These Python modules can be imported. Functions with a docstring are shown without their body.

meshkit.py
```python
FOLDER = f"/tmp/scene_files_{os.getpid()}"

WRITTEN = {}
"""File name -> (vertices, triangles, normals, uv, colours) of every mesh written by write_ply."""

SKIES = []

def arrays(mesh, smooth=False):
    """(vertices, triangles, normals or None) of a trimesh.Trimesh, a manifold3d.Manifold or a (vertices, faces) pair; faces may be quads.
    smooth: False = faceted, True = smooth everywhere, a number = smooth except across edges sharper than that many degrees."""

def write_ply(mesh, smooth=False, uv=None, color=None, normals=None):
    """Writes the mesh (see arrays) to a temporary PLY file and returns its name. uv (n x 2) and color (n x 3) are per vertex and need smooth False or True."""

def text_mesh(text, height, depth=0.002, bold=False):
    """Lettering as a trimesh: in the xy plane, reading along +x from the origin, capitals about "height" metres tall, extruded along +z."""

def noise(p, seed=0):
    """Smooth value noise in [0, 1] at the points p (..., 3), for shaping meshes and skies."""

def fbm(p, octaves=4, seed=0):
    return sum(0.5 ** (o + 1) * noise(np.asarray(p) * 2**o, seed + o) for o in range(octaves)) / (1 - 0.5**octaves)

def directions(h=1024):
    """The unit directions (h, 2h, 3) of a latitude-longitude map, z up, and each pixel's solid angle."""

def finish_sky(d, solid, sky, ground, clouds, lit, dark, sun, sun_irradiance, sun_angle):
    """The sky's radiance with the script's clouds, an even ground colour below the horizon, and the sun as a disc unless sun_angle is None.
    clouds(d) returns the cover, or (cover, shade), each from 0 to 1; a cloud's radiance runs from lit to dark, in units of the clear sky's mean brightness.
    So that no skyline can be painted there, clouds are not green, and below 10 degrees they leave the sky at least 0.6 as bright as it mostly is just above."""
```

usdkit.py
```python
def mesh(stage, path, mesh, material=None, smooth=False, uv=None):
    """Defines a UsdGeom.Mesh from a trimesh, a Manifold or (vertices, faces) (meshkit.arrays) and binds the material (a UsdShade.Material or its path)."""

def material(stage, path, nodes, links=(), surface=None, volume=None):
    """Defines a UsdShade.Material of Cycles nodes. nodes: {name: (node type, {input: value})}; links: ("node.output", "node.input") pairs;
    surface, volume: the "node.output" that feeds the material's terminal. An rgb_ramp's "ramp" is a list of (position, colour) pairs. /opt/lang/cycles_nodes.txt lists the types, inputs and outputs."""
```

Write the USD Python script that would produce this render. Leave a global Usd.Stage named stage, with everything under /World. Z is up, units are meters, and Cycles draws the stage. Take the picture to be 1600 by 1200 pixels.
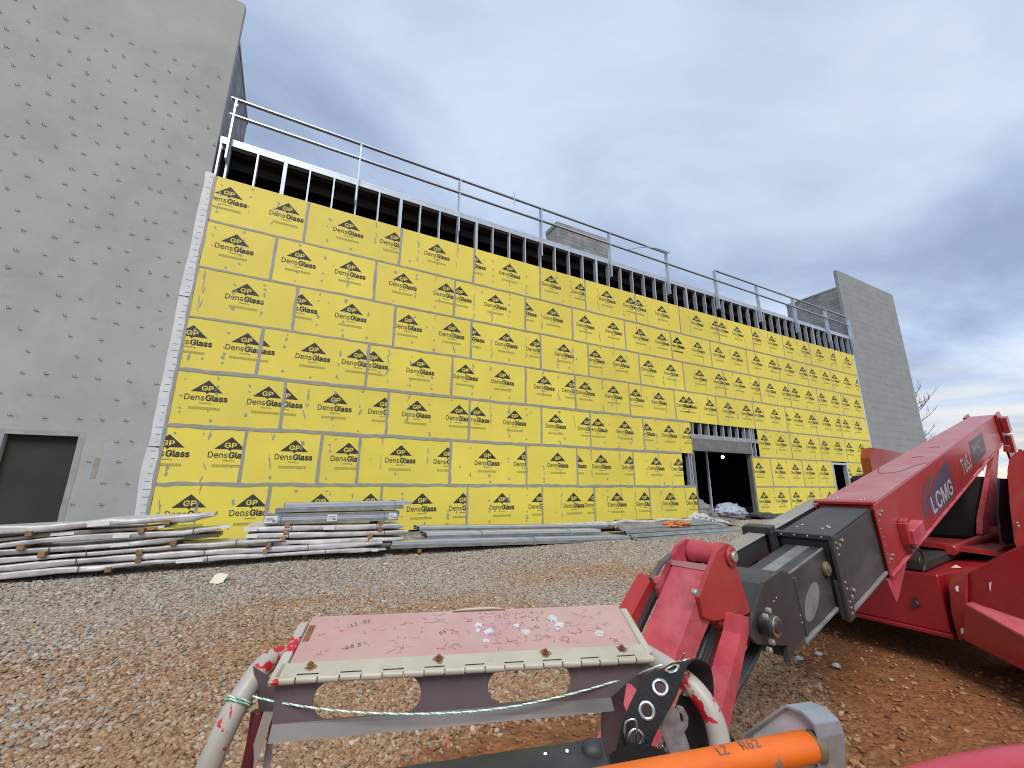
import math, random
import numpy as np, trimesh, usdkit, meshkit
from pxr import Usd, UsdGeom, UsdLux, UsdShade, Sdf, Gf, Vt
from shapely.geometry import Polygon, box as sbox, LineString, Point
from shapely.ops import unary_union
from shapely import affinity

random.seed(7); rng = np.random.default_rng(7)
stage = Usd.Stage.CreateInMemory()
UsdGeom.SetStageUpAxis(stage, UsdGeom.Tokens.z); UsdGeom.SetStageMetersPerUnit(stage, 1.0)
UsdGeom.Xform.Define(stage, '/World'); UsdGeom.Scope.Define(stage, '/World/Looks')

# ---------------------------------------------------------------- camera, sky, sun, exposure
FPX, PITCH, ROLL, YAW, EYE, DIST = 654.287, 0.238213, 0.003887, 0.486174, 1.21592, 11.1108
EXPOSURE = 1.1
SKY_STRENGTH, SUN_INTENSITY, SUN_ANGLE = 0.08, 0.4, 30.0
SKX, SKY_ = 3.1, 1.7
SUN_AZ, SUN_EL = math.radians(205.0), math.radians(52.0)     # direction towards the sun, azimuth from +y to +x
EYEP = np.array([0, -DIST, EYE])
_c, _s = math.cos(YAW), math.sin(YAW)
_fw, _rt, _up = np.array([_s, _c, 0]), np.array([_c, -_s, 0]), np.array([0, 0, 1.])
FWD = _fw * math.cos(PITCH) + _up * math.sin(PITCH); _u2 = _up * math.cos(PITCH) - _fw * math.sin(PITCH)
RIGHT = _rt * math.cos(ROLL) + _u2 * math.sin(ROLL); UPV = _u2 * math.cos(ROLL) - _rt * math.sin(ROLL)
cam = UsdGeom.Camera.Define(stage, '/World/camera')
cam.CreateHorizontalApertureAttr(36.0); cam.CreateVerticalApertureAttr(27.0)
cam.CreateFocalLengthAttr(36.0 * FPX / 1600.0); cam.CreateClippingRangeAttr(Gf.Vec2f(0.05, 2000))
cam.CreateExposureAttr(EXPOSURE)
_m = Gf.Matrix4d(*[float(x) for r in ((*RIGHT, 0), (*UPV, 0), (*(-FWD), 0), (*EYEP, 1)) for x in r])
cam.AddTransformOp().Set(_m)

dome = UsdLux.DomeLight.Define(stage, '/World/sky')
dome.GetPrim().SetCustomDataByKey('kind', 'structure')
def N(**k): return k
sky_nodes = {
    'sky': ('sky_texture', dict(sky_type='single_scattering', sun_disc=False, sun_elevation=SUN_EL, sun_rotation=SUN_AZ, air_density=1.0, aerosol_density=2.0)),
    'tc': ('texture_coordinate', {}), 'sep': ('separate_xyz', {}),
    'zc': ('math', dict(math_type='maximum', value2=0.0)),
    'za': ('math', dict(math_type='add', value2=0.14)),
    'dx': ('math', dict(math_type='divide')), 'dy': ('math', dict(math_type='divide')),
    'cv': ('combine_xyz', dict(z=0.0)),
    'map': ('mapping', dict(rotation=(0, 0, 0.45), scale=(0.72, 1.2, 1.0), location=(SKX, SKY_, 0))),
    'n1': ('noise_texture', dict(scale=0.95, detail=8.0, roughness=0.56, distortion=0.35)),
    'r1': ('rgb_ramp', dict(ramp=[(0.0, (1.75, 2.2, 3.25)), (0.36, (2.2, 2.75, 3.9)), (0.44, (2.75, 3.4, 4.65)), (0.50, (3.3, 4.0, 5.2)), (0.555, (3.9, 4.55, 5.7)), (0.64, (4.5, 5.1, 6.15)), (1.0, (5.0, 5.6, 6.5))])),
    'n2': ('noise_texture', dict(scale=0.55, detail=3.0, roughness=0.5)),
    'r2': ('map_range', dict(from_min=0.3, from_max=0.7, to_min=0.82, to_max=1.14)),
    'mul': ('mix', dict(mix_type='multiply', fac=1.0)),
    # towards the horizon on the side where the cloud deck ends: cream glow in streaks
    'hz': ('map_range', dict(from_min=0.0, from_max=0.22, to_min=1.0, to_max=0.0, clamp=True)),
    'sx': ('map_range', dict(from_min=-0.2, from_max=0.85, to_min=0.0, to_max=1.0, clamp=True)),
    'hm': ('math', dict(math_type='multiply')),
    'm3': ('mapping', dict(scale=(1.6, 1.6, 22.0))),
    'n3': ('noise_texture', dict(scale=2.0, detail=4.0, roughness=0.55)),
    'r3': ('map_range', dict(from_min=0.38, from_max=0.60, to_min=0.0, to_max=1.0, clamp=True)),
    'hm2': ('math', dict(math_type='multiply')),
    'glow': ('mix', dict(mix_type='mix', color2=(6.6, 5.9, 4.7))),
    'fin': ('mix', dict(mix_type='mix', fac=0.94)),
    'bg': ('background_shader', dict(strength=SKY_STRENGTH)),
}
sky_links = [('tc.generated', 'sep.vector'), ('sep.z', 'zc.value1'), ('zc.value', 'za.value1'), ('sep.x', 'dx.value1'), ('za.value', 'dx.value2'),
    ('sep.y', 'dy.value1'), ('za.value', 'dy.value2'), ('dx.value', 'cv.x'), ('dy.value', 'cv.y'), ('cv.vector', 'map.vector'),
    ('map.vector', 'n1.vector'), ('n1.fac', 'r1.fac'), ('cv.vector', 'n2.vector'), ('n2.fac', 'r2.value'), ('r1.color', 'mul.color1'), ('r2.result', 'mul.color2'),
    ('sep.z', 'hz.value'), ('sep.x', 'sx.value'), ('hz.result', 'hm.value1'), ('sx.result', 'hm.value2'),
    ('tc.generated', 'm3.vector'), ('m3.vector', 'n3.vector'), ('n3.fac', 'r3.value'), ('hm.value', 'hm2.value1'), ('r3.result', 'hm2.value2'),
    ('mul.color', 'glow.color1'), ('hm2.value', 'glow.fac'), ('sky.color', 'fin.color1'), ('glow.color', 'fin.color2'), ('fin.color', 'bg.color')]
skymat = usdkit.material(stage, '/World/Looks/sky_overcast', sky_nodes, sky_links, surface='bg.background')
UsdShade.MaterialBindingAPI.Apply(dome.GetPrim()).Bind(skymat)
sun = UsdLux.DistantLight.Define(stage, '/World/sun')
sun.CreateIntensityAttr(SUN_INTENSITY); sun.CreateAngleAttr(SUN_ANGLE); sun.CreateColorAttr(Gf.Vec3f(1.0, 0.96, 0.9)); sun.CreateNormalizeAttr(True)
sun.AddRotateZOp().Set(-math.degrees(SUN_AZ)); sun.AddRotateXOp().Set(math.degrees(SUN_EL) - 90.0)

# ---------------------------------------------------------------- helpers
def ray(x, y):
    return FWD + RIGHT * (x - 800.0) / FPX + UPV * (600.0 - y) / FPX
def at(x, y, depth):                      # a point of the place, from where it is seen and how far it lies
    return EYEP + ray(x, y) * depth
def on(x, y, p, n):                       # ... or on which plane it lies
    d = ray(x, y); n = np.asarray(n, float)
    return EYEP + d * (((np.asarray(p) - EYEP) @ n) / (d @ n))
def onY(x, y, Y=0.0): return on(x, y, (0, Y, 0), (0, 1, 0))
def onZ(x, y, Z=0.0): return on(x, y, (0, 0, Z), (0, 0, 1))
def unit(v): v = np.asarray(v, float); return v / np.linalg.norm(v)

def smoothstep(a, b, x): t = np.clip((np.asarray(x, float) - a) / (b - a), 0, 1); return t * t * (3 - 2 * t)
def ground_z(x, y):
    x, y = np.asarray(x, float), np.asarray(y, float)
    z = -0.47 * smoothstep(0.3, -8.2, y) + 0.0
    q = np.stack([x * 0.45, y * 0.45, 0 * x], -1)
    return z + (meshkit.fbm(q, 3, 5) - 0.5) * 0.10 * smoothstep(0.4, -2.5, y)

LOC, COUNT = {}, {}
def numbered(parent, name):
    k = COUNT.get((parent, name), 0); COUNT[(parent, name)] = k + 1
    return f'{parent}/{name}' if k == 0 else f'{parent}/{name}_{k:03d}'
def tag(prim, label=None, cat=None, group=None, kind=None):
    prim = prim.GetPrim() if hasattr(prim, 'GetPrim') else prim
    for k, v in (('label', label), ('category', cat), ('group', group), ('kind', kind)):
        if v: prim.SetCustomDataByKey(k, v)
def thing(name, label, cat, loc=(0, 0, 0), group=None, kind=None):
    p = numbered('/World', name); x = UsdGeom.Xform.Define(stage, p)
    x.AddTranslateOp().Set(Gf.Vec3d(*map(float, loc))); LOC[p] = np.array(loc, float)
    tag(x, label, cat, group, kind); return p
MAT = {}
def part(name, mesh, mat, parent='/World', smooth=False, label=None, kind=None, cat=None, group=None):
    p = numbered(parent, name); off = LOC.get(parent, np.zeros(3)); LOC[p] = off
    if hasattr(mesh, 'vertices'): mesh = trimesh.Trimesh(np.array(mesh.vertices) - off, mesh.faces, process=False)
    else: mesh = (np.asarray(mesh[0]) - off, mesh[1])
    m = usdkit.mesh(stage, p, mesh, MAT[mat], smooth=smooth)
    tag(m, label, cat, group, kind); return p
cat_ = trimesh.util.concatenate
def tri(v, f): return trimesh.Trimesh(np.asarray(v, float), np.asarray(f, int), process=False)
BOXF = np.array([[0, 2, 3], [0, 3, 1], [4, 5, 7], [4, 7, 6], [0, 1, 5], [0, 5, 4], [2, 6, 7], [2, 7, 3], [0, 4, 6], [0, 6, 2], [1, 3, 7], [1, 7, 5]])
def box(x0, x1, y0, y1, z0, z1):
    return tri([(x, y, z) for z in (z0, z1) for y in (y0, y1) for x in (x0, x1)], BOXF)
def hull(pts): return trimesh.convex.convex_hull(np.asarray(pts, float))
def cbox(o, ax, lo, hi, c=0.006):         # chamfered box in the frame (o, ax)
    ax = np.asarray(ax, float); pts = []
    for k in range(8):
        q = [hi[i] if k >> i & 1 else lo[i] for i in range(3)]
        for i in range(3):
            w = list(q)
            for j in range(3):
                if j != i: w[j] += -c if k >> j & 1 else c
            pts.append(np.asarray(o) + w[0] * ax[0] + w[1] * ax[1] + w[2] * ax[2])
    return hull(pts)
I3 = np.eye(3)
def cb(x0, x1, y0, y1, z0, z1, c=0.006): return cbox((0, 0, 0), I3, (x0, y0, z0), (x1, y1, z1), c)
def basis(d):
    d = unit(d); a = unit(np.cross(d, (0, 0, 1) if abs(d[2]) < 0.9 else (1, 0, 0))); return a, np.cross(d, a), d
def tube(pts, r, n=10, cap=True):
    p = np.asarray(pts, float); m = len(p); r = np.broadcast_to(r, (m,))
    t = np.gradient(p, axis=0); t /= np.linalg.norm(t, axis=1, keepdims=True)
    a = basis(t[0])[0]; A = []
    for k in range(m):
        a = unit(a - t[k] * (a @ t[k])); A.append(a)
    A = np.array(A); B = np.cross(t, A); th = np.arange(n) * 2 * np.pi / n
    v = (p[:, None] + r[:, None, None] * (np.cos(th)[None, :, None] * A[:, None] + np.sin(th)[None, :, None] * B[:, None])).reshape(-1, 3)
    f = []
    for i in range(m - 1):
        for j in range(n):
            q = (i * n + j, i * n + (j + 1) % n, (i + 1) * n + (j + 1) % n, (i + 1) * n + j); f += [q[:3], (q[0], q[2], q[3])]
    if cap:
        v = np.vstack([v, p[0], p[-1]]); c0 = len(v) - 2
        for j in range(n): f += [(c0, (j + 1) % n, j), (c0 + 1, (m - 1) * n + j, (m - 1) * n + (j + 1) % n)]
    return tri(v, f)
def cyl(a, b, r, n=16, c=0.0):
    a, b = np.asarray(a, float), np.asarray(b, float); d = unit(b - a)
    if c: return tube([a, a + d * 1e-4, a + d * c, b - d * c, b - d * 1e-4, b], [r - c, r - c, r, r, r - c, r - c], n)
    return tube([a, b], r, n)
def spline(ctrl, n=40):
    from scipy.interpolate import CubicSpline
    c = np.asarray(ctrl, float); s = np.r_[0, np.cumsum(np.linalg.norm(np.diff(c, axis=0), axis=1))]
    return CubicSpline(s, c)(np.linspace(0, s[-1], n))
def poly_faces(poly):
    v, f = trimesh.creation.triangulate_polygon(poly, engine='earcut'); return np.asarray(v), np.asarray(f)
def extrude(poly, o, ax, ay, az, t0, t1):   # 2D polygon in the frame (o, ax, ay), from t0 to t1 along az
    out = []
    for g in getattr(poly, 'geoms', [poly]):
        if g.is_empty or g.area < 1e-9: continue
        m = trimesh.creation.extrude_polygon(g, 1.0, engine='earcut'); v = np.array(m.vertices); v[:, 2] = t0 + v[:, 2] * (t1 - t0)
        f = np.array(m.faces)
        if np.dot(np.cross(ax, ay), az) * (t1 - t0) < 0: f = f[:, ::-1]
        out.append(tri(np.asarray(o) + v @ np.array([ax, ay, az]), f))
    return cat_(out)
def flat(poly, o, ax, ay):
    V, F = [], []; n = 0
    for g in getattr(poly, 'geoms', [poly]):
        if g.is_empty or g.geom_type != 'Polygon' or g.area < 1e-8: continue
        v, f = poly_faces(g); V.append(v); F.append(f + n); n += len(v)
    v, f = np.vstack(V), np.vstack(F)
    return np.asarray(o) + v[:, :1] * np.asarray(ax) + v[:, 1:2] * np.asarray(ay), f
def text_poly(text, height, bold=False):
    m = meshkit.text_mesh(text, height, 0.002, bold); v, f = np.array(m.vertices), np.array(m.faces)
    top = f[(v[f][:, :, 2] > 0.0019).all(1)]
    return unary_union([Polygon(v[t][:, :2]).buffer(height * 0.002) for t in top]).simplify(height * 0.012)

# ---------------------------------------------------------------- materials
def mat(name, color, rough=0.7, metal=0.0, var=0.0, scale=6.0, bump=0.0, bscale=60.0, color2=None, rand=0.0, spec=0.5, detail=5.0, lo=0.35, hi=0.65, coat=0.0, extra=None):
    """principled, its colour mottled towards color2 by noise in the place, varied a little from object to object"""
    c = np.array(color, float); c2 = np.array(color2 if color2 is not None else c * (1 - var), float)
    n = {'geo': ('geometry', {}), 'noi': ('noise_texture', dict(scale=scale, detail=detail, roughness=0.6)),
         'mr': ('map_range', dict(from_min=lo, from_max=hi, to_min=0.0, to_max=1.0, clamp=True)),
         'mx': ('mix', dict(mix_type='mix', color1=c, color2=c2)),
         'p': ('principled_bsdf', dict(roughness=rough, metallic=metal, specular_ior_level=spec, coat_weight=coat, coat_roughness=0.15))}
    l = [('geo.position', 'noi.vector'), ('noi.fac', 'mr.value'), ('mr.result', 'mx.fac')]
    last = 'mx.color'
    if rand:
        n['oi'] = ('object_info', {}); n['rr'] = ('map_range', dict(from_min=0, from_max=1, to_min=1 - rand, to_max=1 + rand)); n['rm'] = ('mix', dict(mix_type='multiply', fac=1.0))
        l += [('oi.random', 'rr.value'), (last, 'rm.color1'), ('rr.result', 'rm.color2')]; last = 'rm.color'
    if extra: last = extra(n, l, last)
    l.append((last, 'p.base_color'))
    if bump:
        n['bn'] = ('noise_texture', dict(scale=bscale, detail=4.0, roughness=0.6)); n['bu'] = ('bump', dict(strength=min(1.0, bump), distance=0.01))
        l += [('geo.position', 'bn.vector'), ('bn.fac', 'bu.height'), ('bu.normal', 'p.normal')]
    MAT[name] = usdkit.material(stage, '/World/Looks/' + name, n, l, surface='p.BSDF')
def patches(color, scale, lo, hi, pre='pa', detail=6.0, fac=1.0, stretch=None):   # worn patches with a shape of their own
    def f(n, l, last):
        n[pre + 'n'] = ('noise_texture', dict(scale=scale, detail=detail, roughness=0.62, distortion=0.6)); n[pre + 'm'] = ('map_range', dict(from_min=lo, from_max=hi, to_min=0.0, to_max=fac, clamp=True))
        n[pre + 'x'] = ('mix', dict(mix_type='mix', color2=color))
        src = 'geo.position'
        if stretch: n[pre + 'v'] = ('mapping', dict(scale=stretch)); l.append(('geo.position', pre + 'v.vector')); src = pre + 'v.vector'
        l.extend([(src, pre + 'n.vector'), (pre + 'n.fac', pre + 'm.value'), (pre + 'm.result', pre + 'x.fac'), (last, pre + 'x.color1')])
        return pre + 'x.color'
    return f
def both(*fs):
    def f(n, l, last):
        for g in fs: last = g(n, l, last)
        return last
    return f
mat('yellow_board', (0.665, 0.555, 0.068), 0.62, var=0.10, scale=0.7, rand=0.05, bump=0.15, bscale=150, color2=(0.60, 0.495, 0.068), extra=patches((0.45, 0.41, 0.13), 1.7, 0.60, 0.78, fac=0.35))
mat('print_black', (0.028, 0.026, 0.022), 0.7)
mat('print_faint', (0.3, 0.265, 0.045), 0.7)
mat('grey_sealant', (0.275, 0.268, 0.248), 0.55, var=0.18, scale=9)
mat('white_membrane', (0.55, 0.57, 0.57), 0.5, var=0.14, scale=3)
mat('dark_mark', (0.09, 0.09, 0.09), 0.7)
mat('block_wall', (0.315, 0.330, 0.312), 0.85, color2=(0.268, 0.281, 0.268), scale=0.9, bump=0.35, bscale=45, detail=9,
    extra=both(patches((0.225, 0.232, 0.223), 3.0, 0.56, 0.75, 'pa', fac=0.5), patches((0.365, 0.36, 0.325), 0.35, 0.5, 0.68, 'pb', fac=0.55)))
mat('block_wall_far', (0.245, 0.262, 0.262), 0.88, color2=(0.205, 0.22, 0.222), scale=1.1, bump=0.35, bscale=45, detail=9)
mat('block_trim', (0.29, 0.295, 0.275), 0.85, color2=(0.23, 0.235, 0.22), scale=5)
mat('raw_block', (0.25, 0.255, 0.255), 0.9, color2=(0.17, 0.175, 0.18), scale=2.2, bump=0.4, bscale=35, rand=0.16, detail=8)
mat('mortar', (0.27, 0.27, 0.265), 0.9, var=0.2)
mat('tie_steel', (0.16, 0.165, 0.155), 0.6, metal=0.2, var=0.5, scale=30)
mat('galvanised', (0.50, 0.55, 0.60), 0.36, metal=0.45, color2=(0.42, 0.465, 0.52), scale=5, rand=0.08)
mat('galv_bundle', (0.36, 0.37, 0.375), 0.38, metal=0.6, color2=(0.24, 0.245, 0.24), scale=4, rand=0.14)
mat('primer_steel', (0.18, 0.175, 0.17), 0.55, metal=0.2, color2=(0.13, 0.125, 0.12), scale=3, extra=patches((0.24, 0.12, 0.06), 4.0, 0.57, 0.72, fac=0.7))
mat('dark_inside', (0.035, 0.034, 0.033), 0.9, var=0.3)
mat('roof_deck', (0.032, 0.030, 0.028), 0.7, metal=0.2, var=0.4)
mat('slab', (0.24, 0.22, 0.20), 0.9, var=0.3, scale=2)
mat('doorway_dark', (0.030, 0.031, 0.022), 0.85, color2=(0.021, 0.022, 0.015), scale=1.4)  # dark olive: the unlit inside of the doorway put into the colour
mat('wood', (0.28, 0.155, 0.068), 0.75, color2=(0.19, 0.1, 0.04), scale=14, rand=0.25)
mat('wrap', (0.47, 0.45, 0.445), 0.36, color2=(0.31, 0.29, 0.28), scale=4.5, rand=0.10, bump=0.5, bscale=9, spec=0.6)
mat('wrap_tan', (0.29, 0.255, 0.2), 0.42, color2=(0.19, 0.16, 0.12), scale=5, rand=0.1, bump=0.4, bscale=12)
mat('strap', (0.03, 0.035, 0.035), 0.5)
mat('teal_strap', (0.03, 0.22, 0.20), 0.45)
mat('label_white', (0.62, 0.62, 0.61), 0.5, var=0.08)
mat('orange_plastic', (0.48, 0.19, 0.055), 0.5, color2=(0.34, 0.13, 0.045), scale=12)
mat('clear_plastic', (0.46, 0.475, 0.475), 0.25, color2=(0.3, 0.31, 0.295), scale=9)
mat('red_strip', (0.50, 0.07, 0.04), 0.5, var=0.3)
mat('tarp', (0.36, 0.39, 0.47), 0.5, color2=(0.25, 0.28, 0.36), scale=6)
mat('bag', (0.20, 0.20, 0.20), 0.7, color2=(0.14, 0.14, 0.14), scale=9)
mat('paper', (0.52, 0.475, 0.37), 0.7)
mat('bark', (0.085, 0.068, 0.055), 0.9, var=0.4, scale=3)
dust = patches((0.29, 0.095, 0.088), 2.2, 0.45, 0.75, 'du', fac=0.45)
mat('lift_red', (0.345, 0.021, 0.021), 0.42, color2=(0.29, 0.017, 0.018), scale=3, coat=0.25, extra=both(dust, patches((0.20, 0.05, 0.05), 14.0, 0.60, 0.72, 'sc', fac=0.5)))
mat('lift_deep', (0.32, 0.009, 0.014), 0.4, color2=(0.22, 0.006, 0.010), scale=3, coat=0.2, extra=patches((0.20, 0.03, 0.03), 9.0, 0.58, 0.75, 'sc', fac=0.5))
mat('lift_pink', (0.46, 0.070, 0.088), 0.5, color2=(0.33, 0.028, 0.045), scale=5, extra=both(patches((0.43, 0.15, 0.16), 3.0, 0.44, 0.70, 'du', fac=0.7), patches((0.22, 0.06, 0.06), 22.0, 0.63, 0.72, 'sc', fac=0.6)), bump=0.12, bscale=120)
mat('lift_top_lit', (0.335, 0.155, 0.158), 0.5, color2=(0.32, 0.1, 0.115), scale=2.4, extra=patches((0.40, 0.20, 0.19), 5.0, 0.52, 0.74, 'du', fac=0.6))  # red paint, pale sky sheen of upper faces put into its colour, plus dust
mat('lift_black', (0.024, 0.024, 0.026), 0.42, color2=(0.036, 0.036, 0.037), scale=3, bump=0.1, bscale=60, extra=patches((0.10, 0.098, 0.094), 2.6, 0.55, 0.80, 'du', fac=0.55))
mat('fly_grey', (0.046, 0.045, 0.044), 0.5, color2=(0.03, 0.03, 0.03), scale=3, extra=patches((0.105, 0.10, 0.094), 3.5, 0.52, 0.75, 'du', fac=0.6, stretch=(0.25, 1.2, 1.2)))
mat('worn_stripe', (0.2, 0.198, 0.19), 0.5, color2=(0.12, 0.118, 0.112), scale=6)
mat('carrier_grey', (0.27, 0.26, 0.235), 0.55, color2=(0.2, 0.19, 0.17), scale=3)
mat('bolt', (0.55, 0.54, 0.52), 0.35, metal=0.8, var=0.3, scale=40)
mat('brass_pad', (0.17, 0.15, 0.09), 0.5, metal=0.4)
mat('decal_violet', (0.075, 0.06, 0.098), 0.45, var=0.15)
mat('decal_white', (0.42, 0.385, 0.41), 0.45, var=0.12, scale=20)
mat('decal_grey', (0.10, 0.085, 0.085), 0.5, var=0.2, scale=20)
mat('decal_text', (0.30, 0.27, 0.27), 0.5)
mat('shade_black', (0.006, 0.005, 0.005), 0.9)  # near-black for the added box that stands for shade below the boom
mat('cast_plate', (0.44, 0.45, 0.48), 0.45, metal=0.25, color2=(0.36, 0.37, 0.39), scale=30)
mat('rod_red', (0.10, 0.012, 0.02), 0.45, var=0.3)
mat('seam_dark', (0.02, 0.012, 0.012), 0.7)
mat('sticker_cream', (0.72, 0.58, 0.38), 0.5)
mat('hose', (0.025, 0.025, 0.026), 0.45)
mat('basket_white', (0.38, 0.355, 0.325), 0.45, color2=(0.31, 0.285, 0.25), scale=9, bump=0.08, bscale=150,
    extra=both(patches((0.16, 0.14, 0.13), 85.0, 0.66, 0.72, 'sp', fac=0.8), patches((0.40, 0.008, 0.015), 13.0, 0.575, 0.588, 'rd'), patches((0.29, 0.235, 0.17), 6.0, 0.55, 0.75, 'st', fac=0.5)))
mat('basket_mauve', (0.118, 0.088, 0.095), 0.5, color2=(0.094, 0.068, 0.076), scale=4, bump=0.05, bscale=100)
mat('basket_lip', (0.105, 0.088, 0.082), 0.5, color2=(0.06, 0.05, 0.048), scale=8)
mat('lid_pink', (0.39, 0.252, 0.23), 0.55, color2=(0.36, 0.205, 0.19), scale=7, bump=0.1, bscale=130,
    extra=both(patches((0.39, 0.275, 0.20), 4.0, 0.52, 0.75, 'rs', fac=0.55), patches((0.30, 0.20, 0.20), 120.0, 0.66, 0.72, 'sp', fac=0.7), patches((0.40, 0.035, 0.06), 17.0, 0.69, 0.70, 'rd', fac=0.8)))
mat('hinge_cream', (0.37, 0.345, 0.275), 0.45, color2=(0.32, 0.29, 0.22), scale=12, extra=both(patches((0.20, 0.14, 0.09), 70.0, 0.66, 0.73, 'sp', fac=0.7), patches((0.28, 0.18, 0.09), 11.0, 0.60, 0.76, 'rs', fac=0.5)))
mat('rust_and_shade', (0.13, 0.055, 0.022), 0.8, metal=0.2, color2=(0.22, 0.10, 0.04), scale=60)
mat('rust_stain', (0.19, 0.115, 0.055), 0.6)
mat('pen', (0.1, 0.09, 0.105), 0.6)
mat('scratch_red', (0.36, 0.035, 0.07), 0.5)
mat('scratch_grey', (0.25, 0.145, 0.145), 0.6)
mat('putty', (0.46, 0.48, 0.48), 0.6, var=0.2, scale=40)
mat('rope_green', (0.16, 0.42, 0.27), 0.7)
mat('rope_white', (0.66, 0.74, 0.66), 0.7)
mat('webbing', (0.011, 0.011, 0.012), 0.8, var=0.3, scale=60, bump=0.4, bscale=500)
mat('chrome', (0.70, 0.70, 0.70), 0.22, metal=1.0)
mat('clip_metal', (0.44, 0.43, 0.47), 0.4, metal=0.5, color2=(0.23, 0.225, 0.25), scale=40)
mat('orange_pad', (0.62, 0.122, 0.006), 0.5, color2=(0.55, 0.1, 0.006), scale=14, bump=0.06, bscale=90, extra=both(patches((0.17, 0.14, 0.12), 10.0, 0.665, 0.68, 'sp'), patches((0.45, 0.12, 0.03), 55.0, 0.62, 0.70, 'st', fac=0.6)))
mat('cast_silver', (0.36, 0.37, 0.39), 0.38, metal=0.55, color2=(0.245, 0.252, 0.265), scale=16, bump=0.1, bscale=70, extra=both(patches((0.42, 0.41, 0.36), 11.0, 0.55, 0.62, 'pp', fac=0.8), patches((0.12, 0.12, 0.12), 70.0, 0.66, 0.72, 'sp', fac=0.7)))
mat('rubber', (0.017, 0.017, 0.017), 0.6, color2=(0.036, 0.035, 0.033), scale=9, extra=patches((0.10, 0.088, 0.07), 13.0, 0.58, 0.72, fac=0.5))
mat('red_tube', (0.36, 0.02, 0.038), 0.4, color2=(0.37, 0.06, 0.075), scale=8, extra=both(patches((0.16, 0.10, 0.09), 8.0, 0.66, 0.68, 'sp'), patches((0.62, 0.55, 0.52), 11.0, 0.66, 0.69, 'wp')))
m_lamp = usdkit.material(stage, '/World/Looks/lamp_glow', {'e': ('emission', dict(color=(1.0, 0.80, 0.55), strength=14.0))}, [], surface='e.emission'); MAT['lamp_glow'] = m_lamp

# ---------------------------------------------------------------- ground: soil sheet, loose gravel
def clay(x, y):
    """how much bare red clay shows (0 to 1) where the machine has driven"""
    x, y = np.asarray(x, float), np.asarray(y, float)
    q = np.stack([x * 0.9, y * 0.9, 0 * x + 3], -1); w = (meshkit.fbm(q, 4, 11) - 0.5) * 1.7
    a = smoothstep(-0.15, 0.75, 0.75 * (x - 3.6) - 0.95 * (y + 8.85) + w) * smoothstep(-7.2, -8.6, y + 0.5 * w) * smoothstep(9.5, 7.5, x)
    b = smoothstep(1.0, 0.25, np.hypot((x - 1.45) / 1.5, (y + 8.35) / 0.5) + w * 0.5)
    return np.maximum(a, b * 0.9)
def greyness(x, y):
    x, y = np.asarray(x, float), np.asarray(y, float)
    q = np.stack([x * 0.5, y * 0.9, 0 * x + 8], -1)
    return smoothstep(-6.9, -3.6, y + (meshkit.fbm(q, 4, 21) - 0.5) * 5.0)
xs = np.unique(np.round(np.r_[-np.geomspace(14, 420, 22), np.arange(-14, 24, 0.22), np.geomspace(24, 420, 26)], 3))
ys = np.unique(np.round(np.r_[-np.geomspace(16, 420, 20), np.arange(-16, 1.0, 0.2), np.geomspace(1.0, 420, 26)], 3))
GX, GY = np.meshgrid(xs, ys); GZ = ground_z(GX, GY) - 0.012
nx = len(xs); gi = (np.arange(len(ys) - 1)[:, None] * nx + np.arange(nx - 1)[None]).ravel()
gf = np.vstack([np.c_[gi, gi + 1, gi + nx + 1], np.c_[gi, gi + nx + 1, gi + nx]])
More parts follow.
